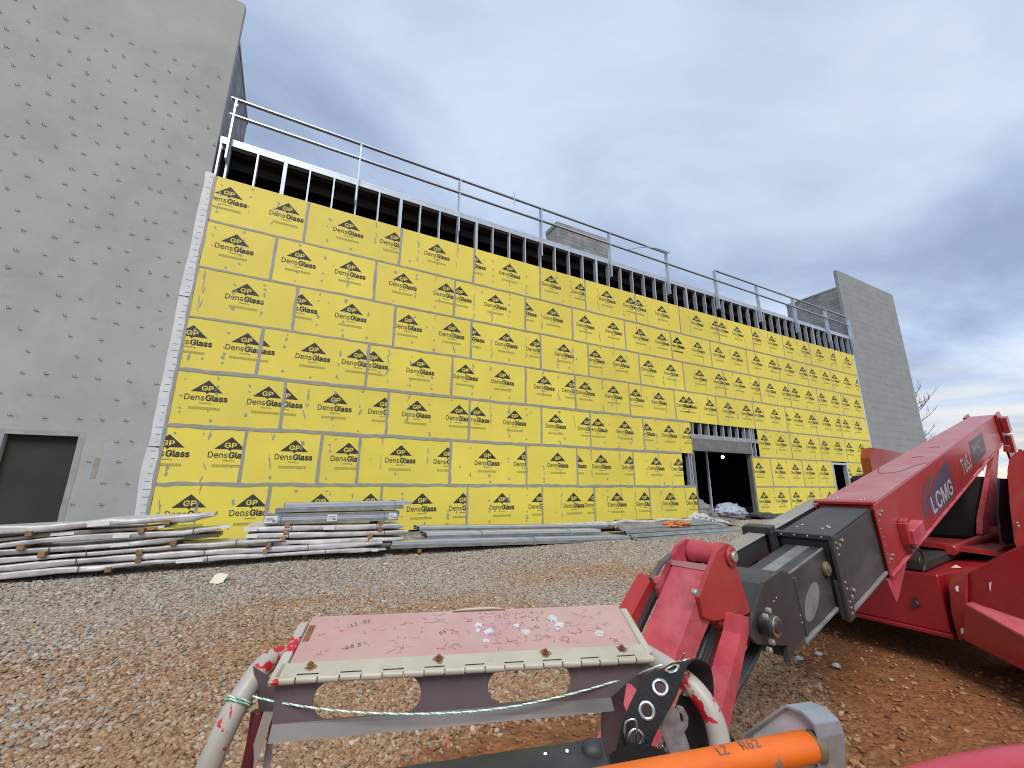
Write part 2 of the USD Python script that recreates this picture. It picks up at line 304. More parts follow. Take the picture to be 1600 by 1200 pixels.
gv = np.c_[GX.ravel(), GY.ravel(), GZ.ravel()]
cl, gr = clay(gv[:, 0], gv[:, 1])[:, None], greyness(gv[:, 0], gv[:, 1])[:, None]
CLAY, TAN, GREY = np.array([0.21, 0.082, 0.031]), np.array([0.19, 0.118, 0.070]), np.array([0.20, 0.175, 0.150])
gcol = (TAN * (1 - gr) + GREY * gr) * (1 - cl) + CLAY * cl
MAT['soil'] = usdkit.material(stage, '/World/Looks/soil', {
    'a': ('attribute', dict(attribute='soil_tint')), 'g': ('geometry', {}), 'n': ('noise_texture', dict(scale=9.0, detail=8.0, roughness=0.65)),
    'r': ('map_range', dict(from_min=0.3, from_max=0.7, to_min=0.62, to_max=1.3)), 'm': ('mix', dict(mix_type='multiply', fac=1.0)),
    'v': ('voronoi_texture', dict(scale=26.0)), 'vr': ('map_range', dict(from_min=0.0, from_max=0.6, to_min=1.0, to_max=0.0)),
    'ad': ('math', dict(math_type='multiply_add', value2=0.5)),
    'b': ('bump', dict(strength=0.9, distance=0.03)), 'p': ('principled_bsdf', dict(roughness=0.95, specular_ior_level=0.2))},
    [('g.position', 'n.vector'), ('n.fac', 'r.value'), ('a.color', 'm.color1'), ('r.result', 'm.color2'), ('m.color', 'p.base_color'), ('g.position', 'v.vector'), ('v.distance', 'vr.value'),
     ('vr.result', 'ad.value1'), ('n.fac', 'ad.value3'), ('ad.value', 'b.height'), ('b.normal', 'p.normal')], surface='p.BSDF')
gp = part('ground', tri(gv, gf), 'soil', smooth=False, kind='structure')
_pv = UsdGeom.PrimvarsAPI(stage.GetPrimAtPath(gp)).CreatePrimvar('soil_tint', Sdf.ValueTypeNames.Color3fArray, 'vertex'); _pv.Set(Vt.Vec3fArray.FromNumpy(gcol.astype(np.float32)))

def stone_mat(name, stops, rough=0.9):
    MAT[name] = usdkit.material(stage, '/World/Looks/' + name, {
        'o': ('object_info', {}), 'r': ('rgb_ramp', dict(ramp=stops)), 'g': ('geometry', {}), 'n': ('noise_texture', dict(scale=70.0, detail=4.0)),
        'q': ('map_range', dict(from_min=0.3, from_max=0.7, to_min=0.74, to_max=1.2)), 'm': ('mix', dict(mix_type='multiply', fac=1.0)),
        'p': ('principled_bsdf', dict(roughness=rough, specular_ior_level=0.25))},
        [('o.random', 'r.fac'), ('g.position', 'n.vector'), ('n.fac', 'q.value'), ('r.color', 'm.color1'), ('q.result', 'm.color2'), ('m.color', 'p.base_color')], surface='p.BSDF')
stone_mat('stone_grey', [(0, (0.185, 0.163, 0.138)), (0.3, (0.245, 0.215, 0.18)), (0.7, (0.30, 0.265, 0.225)), (0.93, (0.34, 0.305, 0.265)), (1.0, (0.42, 0.39, 0.355))])
stone_mat('stone_tan', [(0, (0.185, 0.106, 0.058)), (0.35, (0.255, 0.155, 0.088)), (0.75, (0.295, 0.186, 0.108)), (0.95, (0.335, 0.235, 0.16)), (1.0, (0.40, 0.34, 0.285))])
stone_mat('stone_clay', [(0, (0.14, 0.055, 0.024)), (0.5, (0.22, 0.094, 0.042)), (0.85, (0.30, 0.145, 0.075)), (1.0, (0.34, 0.24, 0.17))])
def scatter_gravel():
    r = np.random.default_rng(3); P, S = [], []
    def fill(n, x0, x1, y0, y1, s0, s1):
        p = np.c_[r.uniform(x0, x1, n), r.uniform(y0, y1, n)]; P.append(p); S.append(s0 * (s1 / s0) ** r.random(n))
    # only where the frame (and a step to its side) shows ground; denser and finer near the basket
    fill(110000, -5.6, 6.0, -10.9, -7.4, 0.008, 0.0215)
    fill(125000, -6.0, 9.5, -7.4, -3.8, 0.0095, 0.022)
    fill(110000, -7.0, 17.5, -3.8, -0.15, 0.011, 0.024)
    p, s = np.vstack(P), np.concatenate(S)
    c = clay(p[:, 0], p[:, 1]); g = greyness(p[:, 0], p[:, 1])
    keep = r.random(len(p)) > np.clip(c * 1.15, 0, 0.95)
    rel = np.c_[p, ground_z(p[:, 0], p[:, 1])] - EYEP; d = rel @ FWD
    sx, sy = rel @ RIGHT / d, rel @ UPV / d
    keep &= (d > 0.5) & (np.abs(sx) < 1.95) & (sy > -1.15)
    p, s, c, g = p[keep], s[keep], c[keep], g[keep]; n = len(p)
    kinds = np.where(r.random(n) < c * 1.1, 2, np.where(r.random(n) < g * 0.82 + 0.03, 0, 1))
    z = ground_z(p[:, 0], p[:, 1]) - 0.008 + s * r.uniform(-0.35, 0.40, n)
    path = '/World/gravel'; pi = UsdGeom.PointInstancer.Define(stage, path); LOC[path] = np.zeros(3)
    tag(pi, 'loose grey and tan crushed stone covering the whole yard', 'gravel', kind='stuff')
    protos = []
    for kname in ('stone_grey', 'stone_tan', 'stone_clay'):
        for k in range(5):
            m = trimesh.creation.icosphere(1); v = np.array(m.vertices)
            v *= (1 + 0.55 * (meshkit.noise(v * 1.4 + 7.3 * k, k)[:, None] - 0.5)); v *= np.array([1.25, 0.95, 0.68]) * r.uniform(0.85, 1.15, 3)
            protos.append(part('stone', tri(v, m.faces), kname, path, smooth=45 if k % 2 else False))
    pi.CreatePrototypesRel().SetTargets([Sdf.Path(q) for q in protos])
    pi.CreateProtoIndicesAttr(Vt.IntArray.FromNumpy((kinds * 5 + r.integers(0, 5, n)).astype(np.int32)))
    pi.CreatePositionsAttr(Vt.Vec3fArray.FromNumpy(np.c_[p, z].astype(np.float32)))
    pi.CreateScalesAttr(Vt.Vec3fArray.FromNumpy((s[:, None] * r.uniform(0.8, 1.25, (n, 3))).astype(np.float32)))
    a = r.uniform(0, 2 * np.pi, n); tx = r.normal(0, 0.28, (n, 2))
    q = np.c_[np.cos(a / 2), tx[:, 0] * 0.5, tx[:, 1] * 0.5, np.sin(a / 2)]; q /= np.linalg.norm(q, axis=1, keepdims=True)
    pi.CreateOrientationsAttr(Vt.QuathArray([Gf.Quath(float(w), float(x), float(y), float(zz)) for w, x, y, zz in q]))
scatter_gravel()

# ---------------------------------------------------------------- the sheathed wall
WX0, WX1, ROW = -2.30, 27.87, 1.2192
WZ0 = 0.11
JOINTS = {7: [-0.27, 2.19, 4.5, 6.93, 8.84, 11.27, 13.71, 16.13, 18.55, 20.98, 23.31, 25.83],
          6: [-0.86, 1.58, 3.9, 6.34, 8.23, 10.64, 13.07, 15.44, 17.9, 20.29, 22.73, 25.02],
          5: [-0.25, 2.19, 4.47, 6.91, 8.86, 11.26, 13.62, 16.1, 18.57, 20.9, 23.33, 25.65],
          4: [-0.86, 1.57, 3.91, 6.35, 8.26, 10.66, 12.98, 15.4, 17.85, 20.3, 22.75, 25.1],
          3: [-0.24, 2.18, 4.48, 6.91, 8.83, 11.23, 13.73, 17.93, 20.35, 22.8, 25.2],
          2: [-0.87, 0.69, 1.56, 3.96, 6.36, 8.24, 10.65, 13.10, 17.33, 18.6, 21.0, 23.57, 25.05],
          1: [-0.27, 2.18, 4.49, 6.91, 8.88, 11.3, 13.72, 17.25, 19.7, 22.1, 23.57, 25.05]}
OPEN = {3: [(13.73, 17.93)], 2: [(13.10, 17.33), (23.57, 25.05)], 1: [(13.72, 17.25), (23.57, 25.05)]}
LOGOS = {7: [358, 449, 545, 616, 683, 741, 796, 861, 907, 948, 985, 997, 1034, 1088, 1118, 1128, 1152, 1180, 1206, 1232, 1257, 1279, 1302, 1323],
         6: [368, 468, 548, 630, 697, 718, 774, 822, 864, 914, 958, 1000, 1034, 1058],
         5: [384, 470, 549, 638, 706, 738, 791, 838, 881, 930, 970, 1013, 1048],
         4: [300, 385, 401, 490, 560, 583, 657, 727, 785, 850, 893, 914, 958, 993, 1029, 1068],
         3: [324, 418, 445, 524, 600, 651, 717, 745, 804, 868, 917, 934, 976, 1010, 1045, 1075],
         2: [262, 360, 460, 544, 626, 699, 761, 820, 871, 900, 939, 984, 1025, 1060],
         1: [296, 393, 500, 578, 659, 723, 784, 843, 896, 928, 964, 1007, 1047, 1083]}
def logo_polys():
    tri_ = Polygon([(-0.275, 0), (0.275, 0), (0, 0.255)])
    gp_ = text_poly('GP', 0.098, True); b = gp_.bounds
    gp_ = affinity.translate(affinity.scale(gp_, 1.18, 1.0, origin=(0, 0)), -1.18 * (b[0] + b[2]) / 2, 0.035).simplify(0.004)
    mark = tri_.difference(gp_.buffer(0.002)).union(Polygon([(-0.035, 0.0), (0.035, 0.0), (0, -0.04)]))
    d, g = text_poly('Dens', 0.118).buffer(0.0018), text_poly('Glass', 0.118, True).buffer(0.0045)
    wd, wg = d.bounds[2], g.bounds[2]; k = 0.75 / (wd + wg + 0.012)
    word = unary_union([affinity.scale(d, k, 1, origin=(0, 0)), affinity.translate(affinity.scale(g, k, 1, origin=(0, 0)), (wd + 0.012) * k, 0)])
    word = affinity.translate(word, -0.375, -0.178).simplify(0.003)
    sh = text_poly('Sheathing', 0.032); sh = affinity.translate(sh, -sh.bounds[2] / 2, -0.245).simplify(0.002)
    faint, r = [], random.Random(4)
    for row in range(2):
        x = -0.27
        while x < 0.25:
            w = r.uniform(0.02, 0.06); faint.append(sbox(x, -0.335 - row * 0.030, min(0.27, x + w), -0.335 - row * 0.030 + 0.023)); x += w + 0.007
    return tuple(affinity.scale(g, 1.06, 1.06, origin=(0, 0)) for g in (unary_union([mark, word, sh]).buffer(0), unary_union(faint)))
LOGO, FAINT = logo_polys()
LOGO_VF, FAINT_VF = (flat(LOGO, (0, 0, 0), (1, 0, 0), (0, 0, 1)), flat(FAINT, (0, 0, 0), (1, 0, 0), (0, 0, 1)))
wall = thing('sheathed_wall', 'long bright yellow sheathing wall printed with black triangles between two grey towers', 'wall', (WX0, 0, 0))
def wob(a, b, w, axis, jit=0.35, step=0.16):
    """a strip of brushed-on sealant from a to b, its edges uneven: polygon in (x, z)"""
    a, b = np.asarray(a, float), np.asarray(b, float); L = np.linalg.norm(b - a); n = max(3, int(L / step)); t = np.linspace(0, 1, n); d = (b - a) / L; nn = np.array([-d[1], d[0]])
    c = a + (b - a) * t[:, None] + nn * (meshkit.noise(np.c_[t * L * 1.3, 0 * t + a[0] * 3.1, 0 * t + a[1] * 1.7], 2)[:, None] - 0.5) * w * 0.35
    h1, h2 = w / 2 * (1 + jit * rng.uniform(-1, 1, n)), w / 2 * (1 + jit * rng.uniform(-1, 1, n))
    return Polygon(np.vstack([c + nn * h1[:, None], (c - nn * h2[:, None])[::-1]])).buffer(0)
AX, AZ = (1, 0, 0), (0, 0, 1)
STUDS = np.arange(-2.16, 27.9, 0.6096)
YP = -0.001
for row in range(7, 0, -1):
    z0, z1 = max(WZ0, (row - 1) * ROW), row * ROW
    cuts = [WX0] + JOINTS[row] + [WX1]
    known = [onY(px, 0)[0] if False else None for px in ()]
    zc = z1 - 0.47
    def x_at(px):      # logo column as seen in the row
        lo, hi = -3.0, 29.0
        for _ in range(40):
            mid = (lo + hi) / 2; d = np.array([mid, 0, zc + 0.02]) - EYEP
            if 800 + FPX * (d @ RIGHT) / (d @ FWD) < px: lo = mid
            else: hi = mid
        return lo
    seen = [x_at(px) for px in LOGOS[row]]; last = max(seen)
    owner = {}
    for x in sorted(seen):
        k = max(i for i, c in enumerate(cuts[:-1]) if c < x) if x > cuts[0] else 0
        if owner.get(k) and x - owner[k][-1] < 0.79: k += 1
        owner.setdefault(k, []).append(x)
    for ci, (a, b) in enumerate(zip(cuts[:-1], cuts[1:])):
        if any(a >= o0 - 0.02 and b <= o1 + 0.02 for o0, o1 in OPEN.get(row, ())): continue
        dy = rng.uniform(-0.003, 0.003); tz = rng.uniform(-0.002, 0.002)
        pa = part('sheathing_board', box(a + 0.0025, b - 0.0025, -0.016 + dy, dy + 0.0, z0 + 0.0025, z1 - 0.0025), 'yellow_board', wall)
        yf = -0.016 + dy - 0.0022
        xs_ = list(owner.get(ci, []))
        if a >= last - 1.0:
            ph = rng.uniform(0.35, 1.05); x = a + ph
            while x < b - 0.05: xs_.append(x); x += 1.2192
            if ph > 0.85 and rng.random() < 0.7: xs_.append(a + ph - 1.2192 + 0.3 if False else a + rng.uniform(-0.2, -0.05) + 0.02)
        # a print cut through by the end of its board goes on past the joint's other side only as its own board's print
        for x in xs_:
            for poly, vf, mn, nm, gap in ((LOGO, LOGO_VF, 'print_black', 'printed_logo', 0.0), (FAINT, FAINT_VF, 'print_faint', 'printed_small_text', 0.0)):
                if x - 0.41 > a and x + 0.41 < b: v, f = vf[0] + np.array([x, 0, 0]), vf[1]
                else:
                    q = poly.intersection(sbox(a + 0.003 - x, -1, b - 0.003 - x, 1))
                    if q.is_empty or q.area < 1e-4: continue
                    v, f = flat(q, (x, 0, 0), AX, AZ)
                if zc - 0.36 < z0: pass
                v = v + np.array([0, yf - gap, zc]); part(nm, tri(v, f), mn, pa)
        # dabs of sealant over the screws along each stud behind the board
        dabs = []
        for sx in STUDS:
            if not a + 0.12 < sx < b - 0.12: continue
            streak = rng.random() < (0.3 if sx < 6 else 0.62)
            for k in range(rng.integers(3, 8)):
                px, pz = sx + rng.normal(0, 0.014), rng.uniform(z0 + 0.08, z1 - 0.08)
                w, h = (rng.uniform(0.010, 0.018), rng.uniform(0.04, 0.16)) if streak else (rng.uniform(0.016, 0.042), rng.uniform(0.018, 0.05))
                th = np.arange(8) * np.pi / 4; rr = rng.uniform(0.6, 1.15, 8); sk = rng.normal(0, 0.25)
                dabs.append(Polygon(np.c_[px + w * rr * np.cos(th) + sk * h * rr * np.sin(th), pz + h * rr * np.sin(th)]).buffer(0))
        for k in range(rng.integers(0, 4)):
            px, pz, w = rng.uniform(a + 0.15, b - 0.15), rng.uniform(z0 + 0.1, z1 - 0.1), rng.uniform(0.015, 0.04)
            th = np.arange(7) * 2 * np.pi / 7; rr = rng.uniform(0.5, 1.2, 7); dabs.append(Polygon(np.c_[px + w * rr * np.cos(th), pz + 1.2 * w * rr * np.sin(th)]).buffer(0))
        if dabs:
            v, f = flat(unary_union(dabs), (0, yf - 0.0015, 0), AX, AZ); part('sealant_dab', tri(v, f), 'grey_sealant', pa, kind='stuff')
    for x in JOINTS[row]:
        edge = any(abs(x - e) < 0.03 for o in OPEN.get(row, ()) for e in o)
        if edge: continue
        w = 0.068 - 0.0009 * max(0, x)
        part('joint_sealant', extrude(wob((x, z0 + 0.02), (x, z1 - 0.02), w, 1), (0, 0, 0), AX, AZ, (0, -1, 0), 0.012, 0.0235), 'grey_sealant', wall)
    if row < 7:
        segs = [(WX0, WX1)]
        for o in OPEN.get(row, ()) if row + 1 in OPEN and OPEN.get(row + 1) else OPEN.get(row, ()):
            segs = [s for (p, q) in segs for s in ((p, min(q, o[0])), (max(p, o[1]), q)) if s[1] - s[0] > 0.05]
        for p, q in segs:
            part('joint_sealant', extrude(wob((p, z1), (q, z1), 0.078 if p < 0 and q < 20 else 0.05, 0), (0, 0, 0), AX, AZ, (0, -1, 0), 0.012, 0.0245), 'grey_sealant', wall)
# white membrane turned round the corner onto the grey tower, and the thin one at the far end
def membrane(xl, xr, z0, z1, wl):
    n = int((z1 - z0) / 0.12); z = np.linspace(z0, z1, n); e = (meshkit.fbm(np.c_[z * 0.7, 0 * z, 0 * z + xl], 3, 4) - 0.5) * wl * 2
    return Polygon(np.vstack([np.c_[xl + e, z], np.c_[0 * z + xr, z][::-1]]))
for za, zb in ((0.12, 1.95), (1.98, 5.3), (5.33, 8.58)):
    mp = part('corner_membrane', extrude(membrane(-2.54, -2.325, za, zb, 0.075), (0, 0, 0), AX, AZ, (0, -1, 0), 0.004, 0.012), 'white_membrane', wall)
    marks = [sbox(-2.46 + rng.uniform(-0.03, 0.05), z, -2.40 + rng.uniform(-0.01, 0.05), z + 0.012) for z in np.arange(za + 0.08, zb - 0.05, 0.152)]
    v, f = flat(unary_union(marks), (0, -0.0135, 0), AX, AZ); part('printed_line', tri(v, f), 'dark_mark', mp)
part('joint_sealant', extrude(wob((-2.325, 0.13), (-2.325, 8.5), 0.06, 1), (0, 0, 0), AX, AZ, (0, -1, 0), 0.012, 0.0245), 'grey_sealant', wall)
part('corner_membrane', extrude(membrane(27.86, 27.97, 0.1, 8.54, 0.01), (0, 0, 0), AX, AZ, (0, -1, 0), 0.002, 0.022), 'white_membrane', wall)
# steel studs, tracks, and what lies behind
def stud(x, z0, z1, y0=0.004, dep=0.152, w=0.041, t=0.0025, flip=False):
    xa, xb = x - w / 2, x + w / 2
    web = (xa, xa + t) if not flip else (xb - t, xb)
    return cat_([box(xa, xb, y0, y0 + t, z0, z1), box(web[0], web[1], y0 + t, y0 + dep - t, z0, z1), box(xa, xb, y0 + dep - t, y0 + dep, z0, z1)])
part('top_track', cat_([box(-2.38, 27.9, 0.0, 0.16, 9.62, 9.69), box(-2.38, 27.9, 0.0025, 0.006, 9.50, 9.62), box(-2.38, 27.9, 0.151, 0.155, 9.50, 9.62)]), 'galvanised', wall)
for x in np.r_[-2.35, STUDS, STUDS[[2, 7, 11, 19, 27, 35, 43]] + 0.044]:
    part('stud', stud(x, 7.6, 9.5), 'galvanised', wall)
for x in np.arange(13.9, 17.9, 0.46): part('stud', stud(x, 3.19, 3.9), 'galvanised', wall)
for x in (13.50, 13.64, 17.45, 17.72, 23.62, 25.0): part('stud', stud(x, 0.1, 3.66 if x < 20 else 2.44), 'galvanised', wall)
part('header_beam', cb(13.70, 17.95, -0.012, 0.17, 3.03, 3.20, 0.004), 'galv_bundle', wall)
part('lintel', cb(13.72, 17.34, -0.03, 0.14, 2.60, 3.022, 0.004), 'primer_steel', wall)
part('lintel_lip', box(13.70, 17.40, -0.07, 0.14, 2.555, 2.592), 'primer_steel', wall)
part('jamb', cb(13.70, 13.80, -0.02, 0.16, 0.06, 2.55, 0.004), 'primer_steel', wall); part('jamb', cb(17.24, 17.36, -0.02, 0.16, 0.06, 2.55, 0.004), 'primer_steel', wall)
dfr = [(23.58, 23.70, 0.06, 2.38), (24.92, 25.04, 0.06, 2.38), (23.70, 24.92, 2.28, 2.38)]
for a, b, z0, z1 in dfr: part('door_frame', cb(a, b, -0.03, 0.15, z0, z1, 0.004), 'galvanised', wall)
part('floor_slab', box(-2.3, 27.9, 0.0, 14.0, -0.3, 0.07), 'slab', wall)
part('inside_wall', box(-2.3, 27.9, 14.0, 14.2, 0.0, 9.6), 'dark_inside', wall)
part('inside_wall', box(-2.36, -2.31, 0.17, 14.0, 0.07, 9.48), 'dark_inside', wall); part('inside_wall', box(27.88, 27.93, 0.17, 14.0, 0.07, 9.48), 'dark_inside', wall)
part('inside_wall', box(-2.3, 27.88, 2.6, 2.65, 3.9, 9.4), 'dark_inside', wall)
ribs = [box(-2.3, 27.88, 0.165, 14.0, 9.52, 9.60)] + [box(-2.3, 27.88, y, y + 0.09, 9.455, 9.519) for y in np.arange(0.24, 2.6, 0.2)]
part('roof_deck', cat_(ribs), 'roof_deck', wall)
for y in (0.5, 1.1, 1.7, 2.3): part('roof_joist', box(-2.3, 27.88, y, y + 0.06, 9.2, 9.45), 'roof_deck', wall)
for x, y in ((15.45, 0.7), (14.4, 5.5), (16.9, 6.5)): part('inside_post', cb(x, x + 0.05, y, y + 0.09, 0.075, 3.85, 0.003), 'galvanised' if y < 3 else 'roof_deck', wall)

# guardrail of steel studs along the roof edge
rail = thing('roof_guardrail', 'thin galvanised guardrail with posts along the roof edge above the yellow wall', 'guardrail', (-2.3, 0, 9.0))
PX = [-2.18, 0.86, 3.9, 6.95, 10.05, 13.15, 16.22, 19.3, 22.37, 25.44, 28.1 - 0.2]
for i, x in enumerate(PX):
    part('rail_post', stud(x, 8.9 if i else 9.0, 10.76, -0.165, 0.155, 0.045), 'galvanised', rail)
def railbar(x0, x1, z0, z1=None, y=-0.172):
    z1 = z0 if z1 is None else z1
    o = np.array([x0, y, z0]); d = unit([x1 - x0, 0, z1 - z0]); u = np.array([-d[2], 0, d[0]]); L = math.hypot(x1 - x0, z1 - z0)
    F_ = (d, (0, 1, 0), u)
    return cat_([cbox(o, F_, (0, -0.002, 0.0), (L, 0.0, 0.036), 0.0004), cbox(o, F_, (0, 0.0, 0.034), (L, 0.088, 0.036), 0.0004), cbox(o, F_, (0, 0.088, 0.0), (L, 0.090, 0.036), 0.0004)])
for a, b in zip([-2.3, 0.86, 3.9, 6.95, 10.05], [0.858, 3.898, 6.948, 10.048, 13.2]): part('top_rail', railbar(a, b, 10.75), 'galvanised', rail)
for a, b in zip(PX[6:10], [p - 0.002 for p in PX[7:]]): part('top_rail', railbar(a - 0.03, b - 0.03, 10.75), 'galvanised', rail)
for a, b in zip(PX[:-1], [p - 0.002 for p in PX[1:]]): part('mid_rail', railbar(a - 0.08, b - 0.08, 10.26), 'galvanised', rail)
part('rail_offcut', tube(spline([(10.9, -0.23, 10.24), (11.6, -0.3, 10.5), (12.5, -0.28, 10.70), (13.2, -0.25, 10.73)], 14), 0.022, 6), 'galvanised', rail, label='loose bent rail leaning from mid rail to top rail')
part('rail_clip', box(5.8, 5.84, -0.23, -0.215, 10.45, 10.95), 'galvanised', rail)

# ---------------------------------------------------------------- grey block towers
def make_ties(parent, x0, x1, z0, z1, limit, skip=None, y=0.0):
    spots = []
    for k, z in enumerate(np.arange(z0, z1, 0.4064)):
        off = rng.uniform(0, 0.4)
        for x in np.arange(x0 + off, x1, 0.4064):
            if rng.random() < 0.09: continue
            q = (x + rng.normal(0, 0.06), z + rng.normal(0, 0.014))
            if skip and skip(*q): continue
            spots.append(q)
    def tie(x, z):
        w, a = rng.uniform(0.06, 0.10), rng.normal(0, 0.12); o = np.array([x, y, z]); d = np.array([math.cos(a), 0, math.sin(a)]); u = np.array([-d[2], 0, d[0]])
        ms = [cbox(o, (d, (0, -1, 0), u), (-w / 2, 0.0, -0.0025), (w / 2, 0.006, 0.0025), 0.0008)]
        for s in (-0.32, 0.12):
            e = o + d * w * s; ms.append(tube([e + (0, -0.008, 0), e + np.array([0, -0.03, 0.0]) + u * rng.uniform(-0.008, 0.012), e + np.array([0, -0.038, 0]) + u * rng.uniform(0.02, 0.05) + d * rng.uniform(-0.02, 0.02)], 0.0034, 4))
        return cat_(ms)
    spots.sort(key=lambda q: np.linalg.norm(np.array([q[0], 0, q[1]]) - EYEP))
    for q in spots[:limit]: part('wall_tie', tie(*q), 'tie_steel', parent)
    if spots[limit:]: part('wall_tie', cat_([tie(*q) for q in spots[limit:]]), 'tie_steel', parent, kind='stuff')
def block_face(parent, o, ax, ay, w, h, mname='raw_block', bw=0.40, bh=0.20, limit=300, t=0.012):
    """courses of concrete blocks, each its own piece, proud of the mortar"""
    az = np.cross(ax, ay); out = []
    for j in range(int(h / bh)):
        x = -bw / 2 * (j % 2)
        while x < w:
            a, b = max(0.0, x), min(w, x + bw)
            if b - a > 0.06: out.append((a + 0.005, b - 0.005, h - (j + 1) * bh + 0.005, h - j * bh - 0.005))
            x += bw
    for a, b, c, d in out[:limit]: part('block', cbox(o, (ax, ay, az), (a, c, 0), (b, d, t + rng.uniform(-0.003, 0.003)), 0.003), mname, parent)
    if out[limit:]: part('block', cat_([cbox(o, (ax, ay, az), (a, c, 0), (b, d, t), 0.003) for a, b, c, d in out[limit:]]), mname, parent, kind='stuff')
def tower(name, label, x0, x1, side, door=None, wm='block_wall'):
    t = thing(name, label, 'building', (x0, 0, 0))
    if door:
        d0, d1, dz = door
        part('front_wall', extrude(Polygon([(x0, -0.4), (d0, -0.4), (d0, dz), (d1, dz), (d1, -0.4), (x1, -0.4), (x1, 13.98), (x1 - 0.02, 14.0), (x0, 14.0)]), (0, 0, 0), (1, 0, 0), (0, 0, 1), (0, 1, 0), 0.0, 0.2), wm, t)
        for a, b, c, d in ((d0 - 0.09, d0 - 0.002, 0.0, dz + 0.09), (d1 + 0.002, d1 + 0.09, 0.0, dz + 0.09), (d0, d1, dz + 0.002, dz + 0.09)):
            part('door_trim', extrude(wob(((a + b) / 2, c), ((a + b) / 2, d), b - a, 1, 0.15) if d - c > b - a else wob((a, (c + d) / 2), (b, (c + d) / 2), d - c, 0, 0.15), (0, 0, 0), AX, AZ, (0, -1, 0), 0.0, 0.006), 'block_trim', t)
        part('door', box(d0, d1, 0.12, 0.15, -0.1, dz), 'doorway_dark', t, label='dark grey-green sheet standing for the unlit inside of the doorway')  # added sheet, coloured as the shade inside the doorway
    else: part('front_wall', cb(x0, x1, 0, 0.2, -0.4, 13.95, 0.02), wm, t)
    xs_ = x1 if side > 0 else x0
    part('body', box(x0 + 0.02, x1 - 0.02, 0.2, 3.1, -0.4, 12.78), 'mortar', t)
    part('coping', cb(x0 - 0.01, x1 + 0.01, 0.202, 3.13, 12.782, 12.90, 0.01), 'raw_block', t)
    if side > 0: block_face(t, np.array([x1 - 0.02, 0.21, 9.58]), np.array([0, 1., 0]), np.array([0, 0, 1.]), 2.88, 3.2)
    else: block_face(t, np.array([x0 + 0.02, 3.09, 9.58]), np.array([0, -1., 0]), np.array([0, 0, 1.]), 2.88, 3.2)
    return t
DOOR = (-4.62, -3.62, 2.11)
tl = tower('block_tower', 'tall grey tower at the left with a dark doorway and rows of wire ties', -9.6, -2.42, 1, DOOR)
make_ties(tl, -7.6, -2.56, 0.42, 11.5, 300, lambda x, z: DOOR[0] - 0.15 < x < DOOR[1] + 0.15 and z < DOOR[2] + 0.15)
pb = onY(138, 735); part('rust_mark', extrude(wob((-3.27, 1.32), (-3.27, 1.72), 0.09, 1), (0, 0, 0), AX, AZ, (0, -1, 0), 0.0, 0.004), 'wrap_tan', tl)
tr = tower('block_tower', 'tall grey tower at the far right end of the yellow wall, studded with wire ties', 27.97, 35.15, -1, wm='block_wall_far')
make_ties(tr, 28.15, 35.05, 0.3, 13.4, 0)
pent = thing('roof_block', 'low grey block slab standing on the roof behind the guardrail', 'building', (10.45, 4.0, 9.6))
part('core', box(10.47, 13.68, 4.015, 5.0, 9.6, 13.72), 'mortar', pent); part('coping', cb(10.44, 13.71, 3.99, 5.02, 13.722, 13.95, 0.01), 'raw_block', pent)
block_face(pent, np.array([10.47, 4.015, 9.72]), np.array([1., 0, 0]), np.array([0, 0, 1.]), 3.2, 4.0)

# ---------------------------------------------------------------- bundles and debris along the wall
def sweep_bundle(path, hgt, dep, wrapn=0.02, pinch=True, seed=0, n=36):
    """a wrapped bundle lying along path (front-face centre line): rounded box section, its plastic loose and creased"""
    P = spline(path, n); sec = []
    for sx, sz in ((1, -1), (1, 1), (-1, 1), (-1, -1)):
        for k in range(3):
            a = {(1, -1): -math.pi / 2, (1, 1): 0, (-1, 1): math.pi / 2, (-1, -1): math.pi}[(sx, sz)] + k * math.pi / 4; r = hgt * 0.30
            sec.append((sx * (dep / 2 - r) + r * math.cos(a), sz * (hgt / 2 - r) + r * math.sin(a)))
    sec = np.array(sec); m = len(sec); V = []
    t = np.gradient(P, axis=0); t /= np.linalg.norm(t, axis=1, keepdims=True)
    for i in range(n):
        side = unit(np.cross((0, 0, 1), t[i])); up = np.cross(t[i], side); k = 1.0
        if pinch: k = 1 - 0.55 * max(0, 1 - min(i, n - 1 - i) / 1.5)
        c = P[i] + side * dep / 2
        q = c + (sec[:, :1] * -side) + sec[:, 1:] * k * up
        nz = meshkit.noise(np.c_[q[:, 0] * 3 + seed, q[:, 1] * 9, q[:, 2] * 22 + seed], seed) - 0.5
        V.append(q + (sec[:, 1:] / hgt * up * 2 + sec[:, :1] / dep * -side * 2) * nz[:, None] * wrapn * 2)
    V = np.vstack(V); F = []
    for i in range(n - 1):
        for j in range(m):
            a, b, c, d = i * m + j, i * m + (j + 1) % m, (i + 1) * m + (j + 1) % m, (i + 1) * m + j; F += [(a, b, c), (a, c, d)]
    for base in (0, (n - 1) * m):
        for j in range(1, m - 1): F.append((base, base + j + 1, base + j) if base == 0 else (base, base + j, base + j + 1))
    M = tri(V, F); trimesh.repair.fix_normals(M); return M, P
